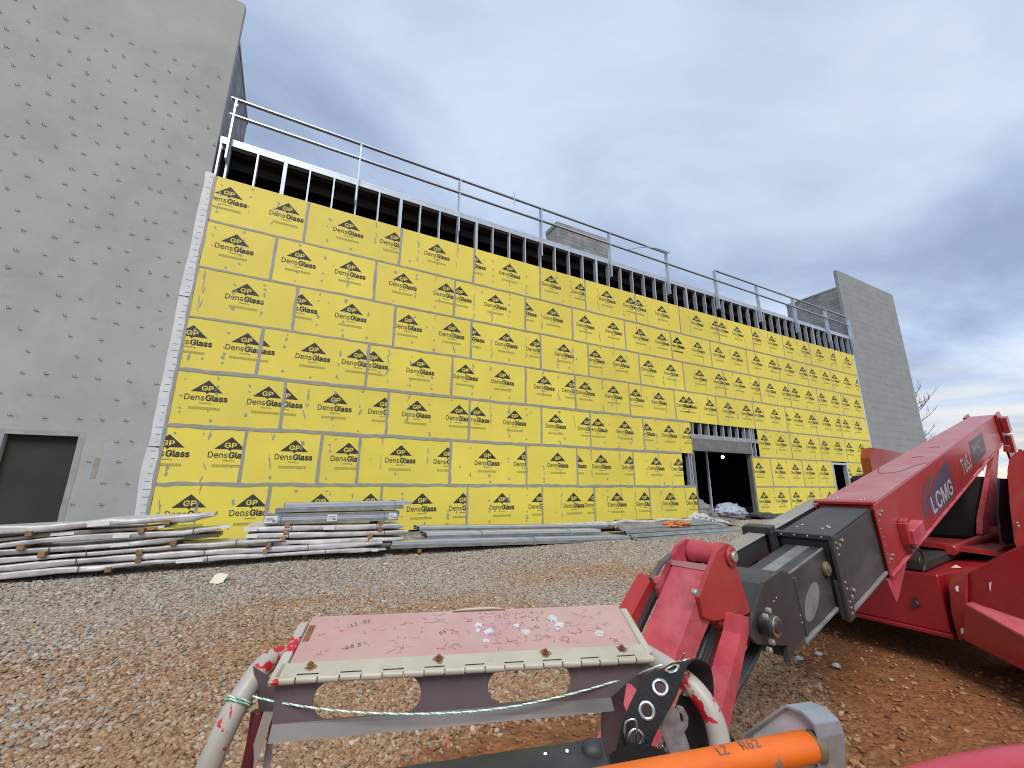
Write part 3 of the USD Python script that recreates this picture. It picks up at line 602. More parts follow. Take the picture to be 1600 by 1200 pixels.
def wrapped(label, pts, Y, hgt, dep=0.5, m='wrap', straps=(), seed=0, extend=0.0, labels=(), group=None, sag=0.0):
    P = [onY(x, y, Y) for x, y in pts]
    if extend: P = [P[0] + unit(P[0] - P[1]) * extend] + P
    t = thing('wrapped_bundle', label, 'bundle', P[-1], group)
    M, C = sweep_bundle(P, hgt, dep, seed=seed)
    part('wrapping', M, m, t, smooth=50)
    for px in straps:
        i = np.argmin([abs(800 + FPX * ((c - EYEP) @ RIGHT) / ((c - EYEP) @ FWD) - px) for c in C]); c = C[i]
        d = unit(C[min(i + 1, len(C) - 1)] - C[max(i - 1, 0)]); sd = unit(np.cross((0, 0, 1), d)); h = hgt / 2 + 0.006
        part('strap', tube([c - sd * 0.008 + (0, 0, -h), c - sd * 0.014 + d * 0.01, c - sd * 0.008 + (0, 0, h), c + sd * dep * 0.6 + (0, 0, h + 0.003)], 0.006, 6), 'strap', t)
    for px, w, mm in labels:
        i = np.argmin([abs(800 + FPX * ((c - EYEP) @ RIGHT) / ((c - EYEP) @ FWD) - px) for c in C]); c = C[i]
        d = unit(C[min(i + 1, len(C) - 1)] - C[max(i - 1, 0)]); sd = unit(np.cross((0, 0, 1), d))
        part('label_sheet', cbox(c - sd * 0.014, (d, -sd, np.cross(d, sd) * -1), (-w / 2, 0, -hgt * 0.34), (w / 2, 0.004, hgt * 0.34), 0.001), mm, t)
    return t
YF = -2.45
wrapped('longest wrapped bundle at the bottom of the left pile, lying over the gravel', [(0, 900.5), (200, 883.5), (400, 869), (604, 858.5)], YF, 0.072, straps=(107, 322, 500), seed=1, extend=2.5, labels=((307, 0.35, 'label_white'), (590, 0.12, 'label_white')))
wrapped('second wrapped bundle from the bottom of the left pile, with a loose fold', [(0, 888.5), (200, 871.5), (400, 860), (598, 849)], YF + 0.03, 0.082, straps=(113, 324, 486), seed=2, extend=2.5)
wrapped('third wrapped bundle from the bottom of the left pile', [(0, 876.5), (200, 861), (400, 846.5), (440, 844)], YF + 0.05, 0.06, straps=(145, 369), seed=3, extend=2.5)
wrapped('fourth wrapped bundle from the bottom, ending short in brown board', [(0, 864.5), (200, 850), (288, 841)], YF + 0.04, 0.075, straps=(79,), seed=4, extend=2.5, labels=((190, 0.22, 'label_white'),))
wrapped('clear ended bundle poking out beyond the brown board in the left pile', [(270, 842), (310, 839), (344, 836)], YF + 0.1, 0.085, m='wrap_tan', dep=0.4, seed=14)
wrapped('wrapped bundle third from the top of the left pile, its end torn open', [(0, 853), (60, 846), (200, 837), (335, 826), (352, 823)], YF + 0.02, 0.078, straps=(308,), seed=5, extend=2.5, labels=((196, 0.2, 'label_white'), (345, 0.12, 'label_white')))
wrapped('tan bundle with an orange tag just under the top bundle of the left pile', [(0, 843), (100, 834), (200, 828.5), (268, 821)], YF + 0.06, 0.06, m='wrap_tan', seed=6, extend=2.5, labels=((239, 0.10, 'orange_plastic'), (254, 0.08, 'label_white'), (105, 0.25, 'label_white')))
wrapped('thick white wrapped bundle on top of the left pile', [(0, 829), (100, 823), (200, 814.5), (320, 806.5), (334, 804)], YF + 0.0, 0.105, seed=7, extend=2.5, labels=((152, 0.25, 'label_white'),))
YM = -2.30
wrapped('topmost of the wrapped bundles under the steel studs in the middle pile', [(383, 827), (500, 825), (632, 822.5)], YM, 0.095, dep=0.9, straps=(457, 589), seed=8, labels=((394, 0.2, 'label_white'), (516, 0.18, 'label_white')))
wrapped('second wrapped bundle under the steel studs of the middle pile, bulging right end', [(385, 837.5), (500, 835.5), (638, 831.5)], YM, 0.09, dep=0.8, straps=(454, 599), seed=9, labels=((393, 0.17, 'label_white'),))
wrapped('third wrapped bundle under the steel studs of the middle pile', [(386, 849), (500, 846.5), (631, 841.5)], YM, 0.08, dep=0.7, straps=(424, 576), seed=10)
wrapped('short tan wrapped bundle behind the right end of the middle pile', [(560, 853), (600, 851), (612, 850)], YM + 0.05, 0.07, m='wrap_tan', seed=11)
def dunnage(px, py, label, Y=YF - 0.015, s=0.075):
    c = onY(px, py, Y); t = thing('wood_block', label, 'wood block', c, 'wood blocks between the stacked bundles')
    a = rng.normal(0, 0.12); ax = np.array([[math.cos(a), math.sin(a), 0], [-math.sin(a), math.cos(a), 0], [0, 0, 1.]])
    part('block', cbox(c, ax, (-s / 2, 0, -s / 2), (s / 2, 0.55, s / 2), 0.005), 'wood', t)
for x, y, l in [(43.7, 834, 'leftmost wood block directly under the thick top bundle of the left pile'), (31, 855.5, 'wood block nearest the left frame edge, under the third bundle of the left pile'),
        (63.7, 867, 'wood block under the fourth bundle, left part of the left pile'), (168, 890.5, 'lowest wood block of the left pile, resting on the gravel'),
        (260.5, 816, 'wood block under the right end of the thick top bundle, left pile'), (220, 829, 'wood block under the tan bundle, left of its orange tag'),
        (270, 849, 'wood block under the brown board end of the left pile'), (217, 863.6, 'larger wood block in the middle of the left pile, above a thinner one'),
        (216, 875.5, 'thin wood block just below a larger one, middle of the left pile'), (414, 862, 'wood block between the two lowest long bundles, left of the middle pile'),
        (419, 852.6, 'wood block under the left end of the third bundle in the middle pile')]: dunnage(x, y, l)
for x, y, l in [(449, 820.6, 'wood block under the left end of the lower steel stud bundle'), (447, 831, 'wood block between the upper two wrapped bundles, left end of the middle pile'),
        (441.7, 842, 'pale wood block between second and third wrapped bundles, left end of the middle pile'), (476, 871, 'wood block on the gravel under the lowest long bundle, before the middle pile'),
        (595, 817, 'wood block under the right end of the lower steel stud bundle'), (594, 827, 'wood block between the upper two wrapped bundles, right end of the middle pile'),
        (578.8, 838, 'pale wood block between second and third wrapped bundles, right end of the middle pile'), (573, 848.4, 'wood block under the right end of the third wrapped bundle'),
        (570, 855, 'lowest wood block at the right end of the middle pile')]: dunnage(x, y, l, YM - 0.015, 0.085)

def stud_bundle(label, pts, Y, hgt, dep, layers, slant=0.0, teal=(), tags=(), m='galv_bundle', name='stud_bundle', cat='steel studs'):
    a, b = onY(*pts[0], Y), onY(*pts[1], Y); t = thing(name, label, cat, a)
    d = unit(b - a); sd = unit(np.cross((0, 0, 1), d)); up = np.cross(d, sd); L = np.linalg.norm(b - a); lh = hgt / layers
    for k in range(layers):
        for j in range(2):
            o = a + up * (-hgt / 2 + k * lh) + d * (slant * (k / max(1, layers - 1)) + rng.uniform(-0.03, 0.03)) + sd * (dep / 2 * j + rng.uniform(0, 0.008))
            w = dep / 2 - 0.004; th = 0.004
            ms = [cbox(o, (d, sd, up), (0, 0, 0.001), (L, th, lh - 0.002), 0.001), cbox(o, (d, sd, up), (0, th, lh - 0.006), (L, w, lh - 0.002), 0.001), cbox(o, (d, sd, up), (0, w - th, 0.001), (L, w, lh - 0.006), 0.001),
                  cbox(o, (d, sd, up), (0, -0.004, lh * 0.62), (L, -0.0005, lh * 0.72), 0.001)]
            part('steel_stud', cat_(ms), 'galvanised' if (k + j) % 2 and layers > 1 else m, t)  # alternate studs paler: light caught by their lips put into the colour
    for px in teal:
        q = onY(px, (pts[0][1] + pts[1][1]) / 2, Y); s = (q - a) @ d; c = a + d * s
        part('strap', tube([c - sd * 0.012 - up * (hgt / 2 + 0.01), c - sd * 0.014, c - sd * 0.012 + up * (hgt / 2 + 0.006), c + sd * dep * 0.9 + up * (hgt / 2 + 0.008)], 0.007, 6), 'teal_strap', t)
    for px, w in tags:
        q = onY(px, (pts[0][1] + pts[1][1]) / 2, Y); s = (q - a) @ d
        tg = part('label_sheet', cbox(a + d * s - sd * 0.012, (d, -sd, up), (-w / 2, 0, -hgt * 0.36), (w / 2, 0.003, hgt * 0.30), 0.001), 'label_white', t)
        v, f = flat(unary_union([sbox(-w * 0.38, y, w * rng.uniform(0.0, 0.38), y + 0.008) for y in (-0.03, -0.01, 0.012)] + [sbox(w * 0.1, -0.045, w * 0.38, -0.02)]), a + d * s - sd * 0.0165, d, up); part('printed_line', tri(v, f), 'dark_mark', tg)
    return t
stud_bundle('upper bundle of galvanised studs on the middle pile, with a dirty right half', [(432, 794), (632, 788.8)], YM, 0.155, 0.5, 2, slant=0.12, teal=(617,))
stud_bundle('lower bundle of galvanised studs on the middle pile with three white labels', [(415, 811.5), (623, 805.5)], YM, 0.185, 0.5, 3, teal=(439, 600), tags=((424, 0.20), (519, 0.17), (613, 0.15)))
stud_bundle('long front bundle of bright steel studs lying low on the gravel', [(611, 852), (988, 841.5)], -2.35, 0.13, 0.5, 2, teal=(835,))
stud_bundle('long steel stud bundle behind the front one, with a white lower edge', [(668, 837), (940, 831)], -1.9, 0.12, 0.5, 2, teal=(753, 890))
stud_bundle('long thin steel stud bundle lying nearest the yellow wall', [(655, 826.5), (985, 822)], -1.3, 0.10, 0.5, 2)
dunnage(836, 849, 'wood block beneath the teal strap of the long front stud bundle', -2.37, 0.07); dunnage(656, 861, 'wood block under the left end of the long front stud bundle', -2.37, 0.07)
def bar(name, label, cat, a, b, r, m, flatw=None, group=None):
    t = thing(name, label, cat, a, group); d = unit(np.asarray(b) - a); sd = unit(np.cross((0, 0, 1), d)); up = np.cross(d, sd); L = np.linalg.norm(np.asarray(b) - a)
    if flatw: ms = cbox(a, (d, sd, up), (0, 0, -r), (L, flatw, r), r * 0.3)
    else:
        k = np.linspace(0, 1, 12)[:, None]; ms = tube(a + d * L * k + up * (rng.uniform(-1, 1, (12, 1)) * r * 0.6), r, 8)
    part('bar' if not flatw else 'strip', ms, m, t, smooth=40); return t
bar('plastic_pipe', 'long white wrapped tube lying along the foot of the yellow wall', 'tube', onY(860, 821, -0.9), onY(1088, 811, -0.8), 0.055, 'clear_plastic')
bar('red_strip', 'long thin red strip lying beside the white wrapped tube', 'strip', onY(955, 823, -1.3), onY(1066, 816.5, -1.2), 0.035, 'red_strip', 0.2)
bar('dark_rod', 'thin dark rod lying over the white wrapped tube', 'rod', onY(960, 813, -0.7), onY(1105, 812, -0.55), 0.018, 'strap')
def deck_sheet(label, lpx, rpx, Y, wy):
    a, b = onY(*lpx, Y), onY(*rpx, Y); d = unit(b - a); sd = unit(np.cross((0, 0, 1), d)); sd = unit(sd + np.array([0, 0, 0.11])); up = np.cross(d, sd); L = np.linalg.norm(b - a)
    prof, y = [], 0.0
    while y < wy:
        prof += [(y, 0.0), (y + 0.045, 0.0), (y + 0.062, 0.045), (y + 0.135, 0.045), (y + 0.152, 0.0)]; y += 0.16
    prof = np.array(prof); V = []
    for e in (0, L):
        for off in (0.0, -0.0022): V.append(a + d * e + prof[:, :1] * sd + (prof[:, 1:] + off) * up)
    n = len(prof); V = np.vstack(V); F = []
    for i in range(n - 1):
        for (p, q) in ((0, 2 * n), (n, 3 * n), (0, n), (2 * n, 3 * n)): F += [(p + i, p + i + 1, q + i + 1), (p + i, q + i + 1, q + i)]
    F += [(0, n, 3 * n), (0, 3 * n, 2 * n), (n - 1, 2 * n - 1, 4 * n - 1), (n - 1, 4 * n - 1, 3 * n - 1)]
    t = thing('deck_sheet', label, 'deck sheet', a); part('ribbed_sheet', tri(V, F), 'galv_bundle', t); return t
deck_sheet('lowest and nearest ribbed steel deck sheet of the fanned pile', (999, 848), (1170, 834), -2.7, 0.48)
deck_sheet('second ribbed steel deck sheet from the front of the fanned pile', (989, 840), (1150, 829), -2.45, 0.48)
deck_sheet('third ribbed steel deck sheet of the fanned pile, under orange plastic', (980, 833.5), (1140, 824), -2.25, 0.48)
deck_sheet('topmost and rearmost ribbed steel deck sheet of the fanned pile', (969, 827.5), (1120, 818), -2.0, 0.48)
def crumple(name, label, cat, c, size, m, seed, sub=4, group=None, rough=0.9):
    s = trimesh.creation.icosphere(sub); v = np.array(s.vertices); nz = meshkit.fbm(v * 1.9 + seed * 5.1, 3, seed) - 0.5; rg = np.abs(meshkit.noise(v * 4.5 + seed, seed + 3) - 0.5)
    v *= (1 + rough * nz + 0.5 * (0.25 - rg))[:, None]; v[:, 2] = np.maximum(v[:, 2], -0.25); v = v * np.asarray(size) + np.asarray(c) + (0, 0, size[2] * 0.2)
    t = thing(name, label, cat, c, group); part('sheet', tri(v, s.faces), m, t, smooth=35); return t
crumple('orange_plastic', 'crumpled orange plastic sheet lying on the deck sheets', 'plastic sheet', onY(1056, 822, -1.9), (0.5, 0.22, 0.14), 'orange_plastic', 1)
crumple('clear_plastic', 'crumpled clear plastic wrap heap left of the door opening', 'plastic wrap', onY(1094, 820, -0.9), (0.40, 0.3, 0.30), 'clear_plastic', 2)
crumple('clear_plastic', 'small crumpled clear plastic wrap in front of the opening', 'plastic wrap', onY(1122, 823, -1.1), (0.34, 0.3, 0.22), 'clear_plastic', 3)
crumple('filled_bag', 'grey bulging sack just inside the left jamb of the opening', 'sack', (14.6, 0.9, 0.07), (0.72, 0.45, 0.55), 'bag', 4, rough=0.5)
crumple('tarp', 'crumpled pale blue tarp just inside the right jamb of the opening', 'tarp', (16.55, 0.75, 0.07), (0.85, 0.4, 0.34), 'tarp', 5)
bar('wood_strip', 'thin pale wood strip lying across the sill of the opening', 'wood strip', np.array([14.6, 0.2, 0.11]), np.array([16.4, 0.45, 0.11]), 0.018, 'wood', 0.06)
for i, (l, a, b, Y, r, m, w) in enumerate([('dark plank lying flat in front of the right jamb', (1124, 812), (1190, 823), -1.0, 0.025, 'primer_steel', 0.3), ('long dark steel angle pointing from the opening towards the lift', (1128, 806.5), (1200, 815), -0.6, 0.03, 'strap', 0.14),
        ('bent grey flashing piece lying behind the deck sheets', (1132, 817), (1180, 828), -1.7, 0.02, 'galv_bundle', 0.2), ('white plastic strip lying below the yellow boards right of the opening', (1180, 810), (1260, 806), -0.5, 0.02, 'clear_plastic', 0.5), ('dark offcut board beside the right jamb', (1186, 806), (1210, 812), -0.8, 0.05, 'strap', 0.4)]):
    bar('scrap_piece', l, 'scrap', onY(*a, Y), onY(*b, Y), r, m, w)
crumple('dark_scrap_heap', 'low dark heap of scrap right of the opening', 'scrap heap', onY(1192, 812, -0.3), (0.9, 0.3, 0.22), 'strap', 6)
lampt = thing('work_lamp', 'lit round bulb hanging in the dark behind the opening', 'lamp', (15.4, 1.5, 2.3))
s_ = trimesh.creation.icosphere(2); lp = onY(1129, 714, 1.5); part('bulb', tri(np.array(s_.vertices) * 0.065 + lp, s_.faces), 'lamp_glow', lampt, smooth=True)
part('cable', tube([lp + (0, 0, 0.06), lp + (0.02, 0, 0.6), lp + (0.0, 0.1, 1.5)], 0.008, 6), 'strap', lampt)
pc = onZ(338, 930, -0.33); g = float(ground_z(pc[0], pc[1]))
th = thing('paper_scrap', 'small square cream paper scrap lying on the gravel', 'paper', (pc[0], pc[1], g))
pv = [(x * 0.085 + 0.02 * y, y * 0.075, 0.055 + 0.05 * y + 0.010 * math.sin(3 * x + 2 * y)) for y in np.linspace(-1, 1, 5) for x in np.linspace(-1, 1, 5)]
pf = [f for j in range(4) for i in range(4) for f in ((j * 5 + i, j * 5 + i + 1, j * 5 + i + 6), (j * 5 + i, j * 5 + i + 6, j * 5 + i + 5))]
part('sheet', tri(np.array(pv) + (pc[0], pc[1], g), pf), 'paper', th, smooth=True)
for k, (px, py) in enumerate([(1278, 1012), (1306, 1030), (1248, 1018), (600, 905)]):
    c = onZ(px, py, -0.40); c[2] = float(ground_z(c[0], c[1])); crumple('plastic_scrap', 'small white scrap of plastic lying on the gravel', 'plastic scrap', c + (0, 0, 0.012), (0.035, 0.03, 0.02), 'putty', 20 + k, sub=2, group='white plastic scraps on the gravel')

# ---------------------------------------------------------------- bare trees beyond the far tower
def bare_tree(label, base, h, seed, lean=0.0, crown=1.0):
    r = random.Random(seed); t = thing('bare_tree', label, 'tree', base); tr_, br = [], []
    pts = [np.array(base) + np.array([math.sin(k * 1.7 + seed) * h * 0.006, 0.0, h * k / 8]) + np.array([lean * k / 8, 0, 0]) for k in range(9)]
    tr_.append(tube(pts, np.linspace(h * 0.013, h * 0.003, 9), 7))
    def limb(p, d, L, rad, lev):
        q = [p]; d = unit(d)
        for k in range(5): d = unit(d + np.array([r.uniform(-.2, .2), r.uniform(-.2, .2), 0.16])); q.append(q[-1] + d * L / 5)
        br.append(tube(q, np.linspace(rad, rad * 0.3, 6), 5))
        if lev:
            for k in range(4): limb(q[1 + k], unit(d + np.array([r.uniform(-1, 1), r.uniform(-1, 1), r.uniform(-.1, .7)])), L * r.uniform(0.25, 0.5), rad * 0.45, lev - 1)
    for k in range(22):
        f = r.uniform(0.12, 0.97); a = r.uniform(0, 6.28); i = min(7, int(f * 8)); p = pts[i] + (pts[i + 1] - pts[i]) * (f * 8 - i)
        limb(p, np.array([math.cos(a), math.sin(a), r.uniform(0.15, 0.6)]), h * crown * r.uniform(0.12, 0.28) * (1.15 - f * 0.6), h * 0.0034, 2)
    part('trunk', cat_(tr_), 'bark', t, smooth=True); part('branches', cat_(br), 'bark', t, smooth=True)
def far(px, depth):
    p = at(px, 758, depth); p[2] = float(ground_z(p[0], p[1])); return p
bare_tree('tall bare leafless tree rising beside the far grey tower', far(1457, 62), 18.2, 3)
bare_tree('low twiggy bare tree at the foot of the tall one', far(1463, 70), 9.5, 5, crown=1.3)
bare_tree('bare tree mostly hidden behind the far grey tower', far(1433, 75), 13.0, 8, crown=1.4)

# ---------------------------------------------------------------- the red boom lift
lift = thing('boom_lift', 'red telescopic boom lift with black inner booms, its scuffed basket in the foreground', 'boom lift', (6.6, -8.4, -0.47))
BD = np.array([0.97500276, 0.1290018, 0.18090927]); BW = np.array([0.13116607, -0.99136041, 0.0]); BU = np.array([-0.17934628, -0.02372916, 0.98349979])
A0 = np.array([4.048, -9.041, 1.081]); BF = (BD, BW, BU)
DH = unit([BD[0], BD[1], 0])                                 # the boom's heading on the level
def bs(s, w, u): return A0 + BD * s + BW * w + BU * u
def bbox(s0, s1, w0, w1, u0, u1, c=0.008): return cbox(A0, BF, (s0, w0, u0), (s1, w1, u1), c)
def su(px, py, w):
    q = on(px, py, A0 + BW * w, BW) - A0; return (q @ BD, q @ BU)
def side(poly, w0, w1): return extrude(poly if hasattr(poly, 'geom_type') else Polygon(poly), A0, BD, BU, BW, w0, w1)
def bolts(parent, pts, r=0.011, h=0.009, n=None):
    n = BW if n is None else n
    part('bolts', cat_([cyl(p - n * 0.004, p + n * h, r, 8, 0.003) for p in pts]), 'bolt', parent, smooth=40)
# red base boom
mb = part('main_boom', bbox(0, 8.6, 0, 0.38, -0.527, 0, 0.012), 'lift_red', lift)
part('boom_top_plate', bbox(0.0, 8.6, 0.004, 0.376, 0.0, 0.006, 0.002), 'lift_top_lit', mb)  # thin pale skin: sky gloss on the top face put into colour
part('bottom_flange', cat_([bbox(0, 8.6, 0.37, 0.398, -0.548, -0.528, 0.004), bbox(0, 8.6, -0.018, 0.01, -0.548, -0.528, 0.004)]), 'lift_pink', mb)
part('end_collar', cat_([bbox(-0.03, 0.035, -0.014, 0.394, 0.003, 0.026, 0.004), bbox(-0.03, 0.005, 0.380, 0.392, -0.53, -0.02, 0.003), bbox(-0.03, 0.005, -0.012, 0.0, -0.53, -0.02, 0.003)]), 'lift_red', mb)
part('collar_strip', bbox(-0.025, 0.055, 0.3805, 0.3835, -0.52, -0.03, 0.001), 'decal_violet', mb)
bolts(mb, [bs(0.014, 0.391, u) for u in np.linspace(-0.50, -0.06, 8)], 0.006, 0.005)
bolts(mb, [bs(s, 0.381, u) for s, u in ((0.10, -0.10), (0.16, -0.085), (0.10, -0.44), (0.16, -0.425))], 0.013, 0.012)
bolts(mb, [bs(s, w, 0.006) for s, w in ((0.14, 0.08), (0.20, 0.09), (0.14, 0.27), (0.20, 0.28), (0.17, 0.10), (0.17, 0.29))], 0.009, 0.006, BU)
part('panel_seam', tube(spline([bs(1.80, 0.01, 0.006), bs(1.60, 0.06, 0.006), bs(1.48, 0.13, 0.006), bs(1.52, 0.20, 0.006), bs(1.75, 0.27, 0.006), bs(2.05, 0.33, 0.006), bs(2.15, 0.374, 0.006)], 30), 0.004, 5), 'seam_dark', mb)
part('hand_mark', cat_([tube([bs(s, w, 0.007), bs(s + 0.08, w + 0.05, 0.008), bs(s + 0.02, w + 0.10, 0.007)], 0.004, 5) for s, w in ((2.6, 0.16), (3.5, 0.17))]), 'seam_dark', mb)
def decal(poly, m, w, name, parent, label=None):
    v, f = flat(poly, A0 + BW * w, BD, BU); return part(name, tri(v, f), m, parent, label=label)
WS = 0.38
shield = Polygon([su(1478, 720, WS), su(1483, 730, WS), su(1488, 750, WS), (2.93, -0.47), (2.80, -0.50), su(1458, 809, WS), su(1448, 784, WS), su(1455, 762, WS), su(1464, 740, WS)])
swoosh = Polygon([su(1451, 744, WS), su(1455.5, 746, WS), su(1445, 783, WS), su(1451, 808, WS), su(1446, 810, WS), su(1440, 783, WS), su(1442, 770, WS)])
decal(shield, 'decal_violet', 0.3815, 'decal_shield', mb); decal(swoosh, 'decal_violet', 0.3815, 'decal_stripe', mb)
def text_on(txt, s0, u0, s1, h, m, w, name, bold=True, shear=0.0):
    p = text_poly(txt, h, bold); b = p.bounds; p = affinity.translate(p, -b[0], -b[1]); p = affinity.scale(p, (s1 - s0) / (b[2] - b[0]), h / (b[3] - b[1]), origin=(0, 0))
    p = affinity.affine_transform(p, [1, 0, shear, 1, 0, 0]); decal(affinity.translate(p, s0, u0), m, w, name, mb)
text_on('LCMG', 1.76, -0.462, 2.92, 0.172, 'decal_white', 0.3835, 'decal_letters')
text_on('T65J', 3.76, -0.408, 4.52, 0.205, 'decal_white', 0.3835, 'decal_letters')
decal(Polygon([(4.78, -0.09), (6.25, -0.10), (6.1, -0.415), (4.72, -0.41)]), 'decal_grey', 0.3815, 'decal_plate', mb)
text_on('IMPACT', 4.85, -0.27, 5.75, 0.11, 'decal_text', 0.3835, 'decal_letters', True); text_on('ACCESS', 5.2, -0.36, 6.0, 0.06, 'decal_text', 0.3835, 'decal_letters', False)
# far end of the boom: pivot plates
pe = part('pivot_plate', side(Polygon([(8.2, 0.02), (8.75, 0.05), (9.1, -0.2), (9.0, -0.9), (8.6, -1.1), (8.3, -0.6)]), 0.385, 0.42), 'lift_red', lift)
part('pivot_plate', side(Polygon([(8.2, 0.02), (8.75, 0.05), (9.1, -0.2), (9.0, -0.9), (8.6, -1.1), (8.3, -0.6)]), -0.04, -0.005), 'lift_red', lift)
part('pivot_bracket', cat_([bbox(8.3, 8.7, 0.43, 0.52, -0.35, -0.05), bbox(8.45, 8.8, 0.43, 0.5, -0.75, -0.42)]), 'lift_red', lift)
# control box on the side with its loop of cable, and the fin under the boom
jb = part('side_box', bbox(0.52, 0.90, 0.3815, 0.465, -0.435, -0.315, 0.008), 'lift_pink', lift)
part('box_bracket', cat_([bbox(0.47, 0.53, 0.381, 0.44, -0.42, -0.25, 0.004), bbox(0.50, 0.62, 0.381, 0.43, -0.27, -0.235, 0.004)]), 'lift_red', jb)
part('box_cable', tube(spline([bs(0.50, 0.42, -0.38), bs(0.56, 0.43, -0.47), bs(0.72, 0.43, -0.53), bs(0.76, 0.43, -0.63), bs(0.71, 0.42, -0.70), bs(0.65, 0.42, -0.65), bs(0.67, 0.42, -0.58)], 26), 0.010, 8), 'hose', jb, smooth=True)
part('boom_fin', side(Polygon([(-0.06, -0.549), (0.02, -0.74), (0.10, -0.73), (0.62, -0.549)]), 0.35, 0.37), 'lift_pink', lift)
# black telescoping sections
f1 = part('fly_boom', bbox(-0.93, 0.02, 0.055, 0.36, -0.50, -0.035, 0.014), 'fly_grey', lift)
part('fly_cover', bbox(-0.95, -0.06, 0.05, 0.365, -0.036, -0.014, 0.006), 'lift_black', f1)
part('fly_flange', cat_([bbox(-0.93, 0.0, 0.355, 0.378, -0.515, -0.495, 0.003), bbox(-0.93, 0.0, 0.04, 0.06, -0.515, -0.495, 0.003)]), 'worn_stripe', f1)
part('fly_collar', cat_([bbox(-0.965, -0.92, 0.03, 0.392, -0.03, 0.004, 0.005), bbox(-0.965, -0.86, 0.362, 0.388, -0.53, -0.02, 0.005), bbox(-0.965, -0.86, 0.03, 0.052, -0.53, -0.02, 0.005), bbox(-0.965, -0.93, 0.34, 0.362, -0.52, -0.28, 0.003)]), 'lift_black', f1)
bolts(f1, [bs(-0.915, 0.388, u) for u in (-0.49, -0.455, -0.42, -0.34, -0.30, -0.13, -0.09, -0.055)], 0.009, 0.006)
bolts(f1, [bs(s, 0.362, u) for s, u in ((-0.80, -0.10), (-0.74, -0.085), (-0.80, -0.43), (-0.74, -0.41))], 0.014, 0.012)
bolts(f1, [bs(s, w, -0.014) for s, w in ((-0.75, 0.11), (-0.68, 0.12), (-0.75, 0.27), (-0.68, 0.28), (-0.71, 0.30))], 0.010, 0.007, BU)
bolts(f1, [bs(-0.966, w, -0.012) for w in (0.09, 0.17, 0.25, 0.33)], 0.006, 0.005, -BD)
f2 = part('fly_boom', bbox(-1.62, -0.90, 0.085, 0.32, -0.455, -0.085, 0.012), 'fly_grey', lift)
part('worn_stripe', bbox(-1.50, -0.95, 0.17, 0.245, -0.0865, -0.0830, 0.001), 'worn_stripe', f2)
part('fly_flange', bbox(-1.50, -0.95, 0.314, 0.335, -0.468, -0.450, 0.003), 'worn_stripe', f2)
part('edge_strip', bbox(-1.5, -0.95, 0.312, 0.3225, -0.094, -0.080, 0.003), 'worn_stripe', f2)
pdp = part('wear_pad', cat_([cyl(bs(-1.0, 0.318, -0.20), bs(-1.0, 0.345, -0.20), 0.045, 20, 0.006), cyl(bs(-1.0, 0.344, -0.20), bs(-1.0, 0.352, -0.20), 0.026, 16, 0.003)]), 'brass_pad', f2, smooth=40)
part('wear_patch', side(affinity.rotate(affinity.scale(Point(0, 0).buffer(1), 0.14, 0.065), 22).__class__([(x - 1.28, y - 0.31) for x, y in affinity.rotate(affinity.scale(Point(0, 0).buffer(1), 0.14, 0.07), 25).exterior.coords]), 0.3195, 0.3212), 'worn_stripe', f2)
# cable carrier along the far side
cc = part('cable_carrier', bbox(-1.62, 0.25, -0.13, -0.02, -0.16, -0.03, 0.006), 'lift_black', lift)
part('carrier_lid', bbox(-1.66, 0.25, -0.135, -0.012, -0.030, -0.018, 0.004), 'carrier_grey', cc)
part('carrier_frame', cat_([bbox(-0.98, -0.90, -0.16, 0.03, -0.018, 0.03, 0.005), bbox(-0.98, -0.90, 0.005, 0.035, -0.30, 0.0, 0.005), bbox(-0.98, -0.90, -0.175, -0.14, -0.30, 0.02, 0.005)]), 'lift_black', cc)
# boom head
HEAD = [(-1.633, -0.017), (-1.508, -0.078), (-1.480, -0.247), (-1.520, -0.408), (-1.78, -0.447), (-1.755, -0.378), (-2.073, -0.245), (-2.125, -0.19), (-2.03, -0.112), (-1.905, -0.02), (-1.70, 0.02)]
HEAD = [(-1.633, -0.025), (-1.508, -0.085), (-1.490, -0.247), (-1.520, -0.41), (-1.785, -0.445), (-1.745, -0.375), (-2.04, -0.255), (-2.10, -0.19), (-2.00, -0.115), (-1.852, -0.021)]
hd = part('boom_head', side(Polygon(HEAD).buffer(-0.012), 0.035, 0.325), 'lift_black', lift)
part('head_plate', side(Polygon(HEAD), 0.325, 0.345), 'lift_black', hd); part('head_plate', side(Polygon(HEAD), 0.015, 0.035), 'lift_black', hd)
bolts(hd, [bs(-1.79, 0.345, -0.135), bs(-1.755, 0.345, -0.13)], 0.006, 0.003); bolts(hd, [bs(-1.522, 0.345, u) for u in (-0.30, -0.34)], 0.006, 0.003)
part('head_edge', bbox(-1.51, -1.49, 0.322, 0.352, -0.42, -0.10, 0.004), 'fly_grey', hd)
pin = part('pivot_pin', cat_([cyl(bs(-1.955, 0.345, -0.185), bs(-1.955, 0.41, -0.185), 0.052, 24, 0.008), cyl(bs(-1.955, 0.408, -0.185), bs(-1.955, 0.425, -0.185), 0.034, 20, 0.004)]), 'lift_black', lift, smooth=40)
part('pin_ring', cat_([cyl(bs(-1.955, 0.412, -0.185), bs(-1.955, 0.418, -0.185), 0.047, 24, 0.002)]), 'chrome', pin, smooth=40)
bolts(pin, [bs(-2.03, 0.40, -0.115), bs(-1.99, 0.40, -0.10), bs(-2.06, 0.40, -0.255), bs(-2.02, 0.40, -0.235)], 0.014, 0.02)
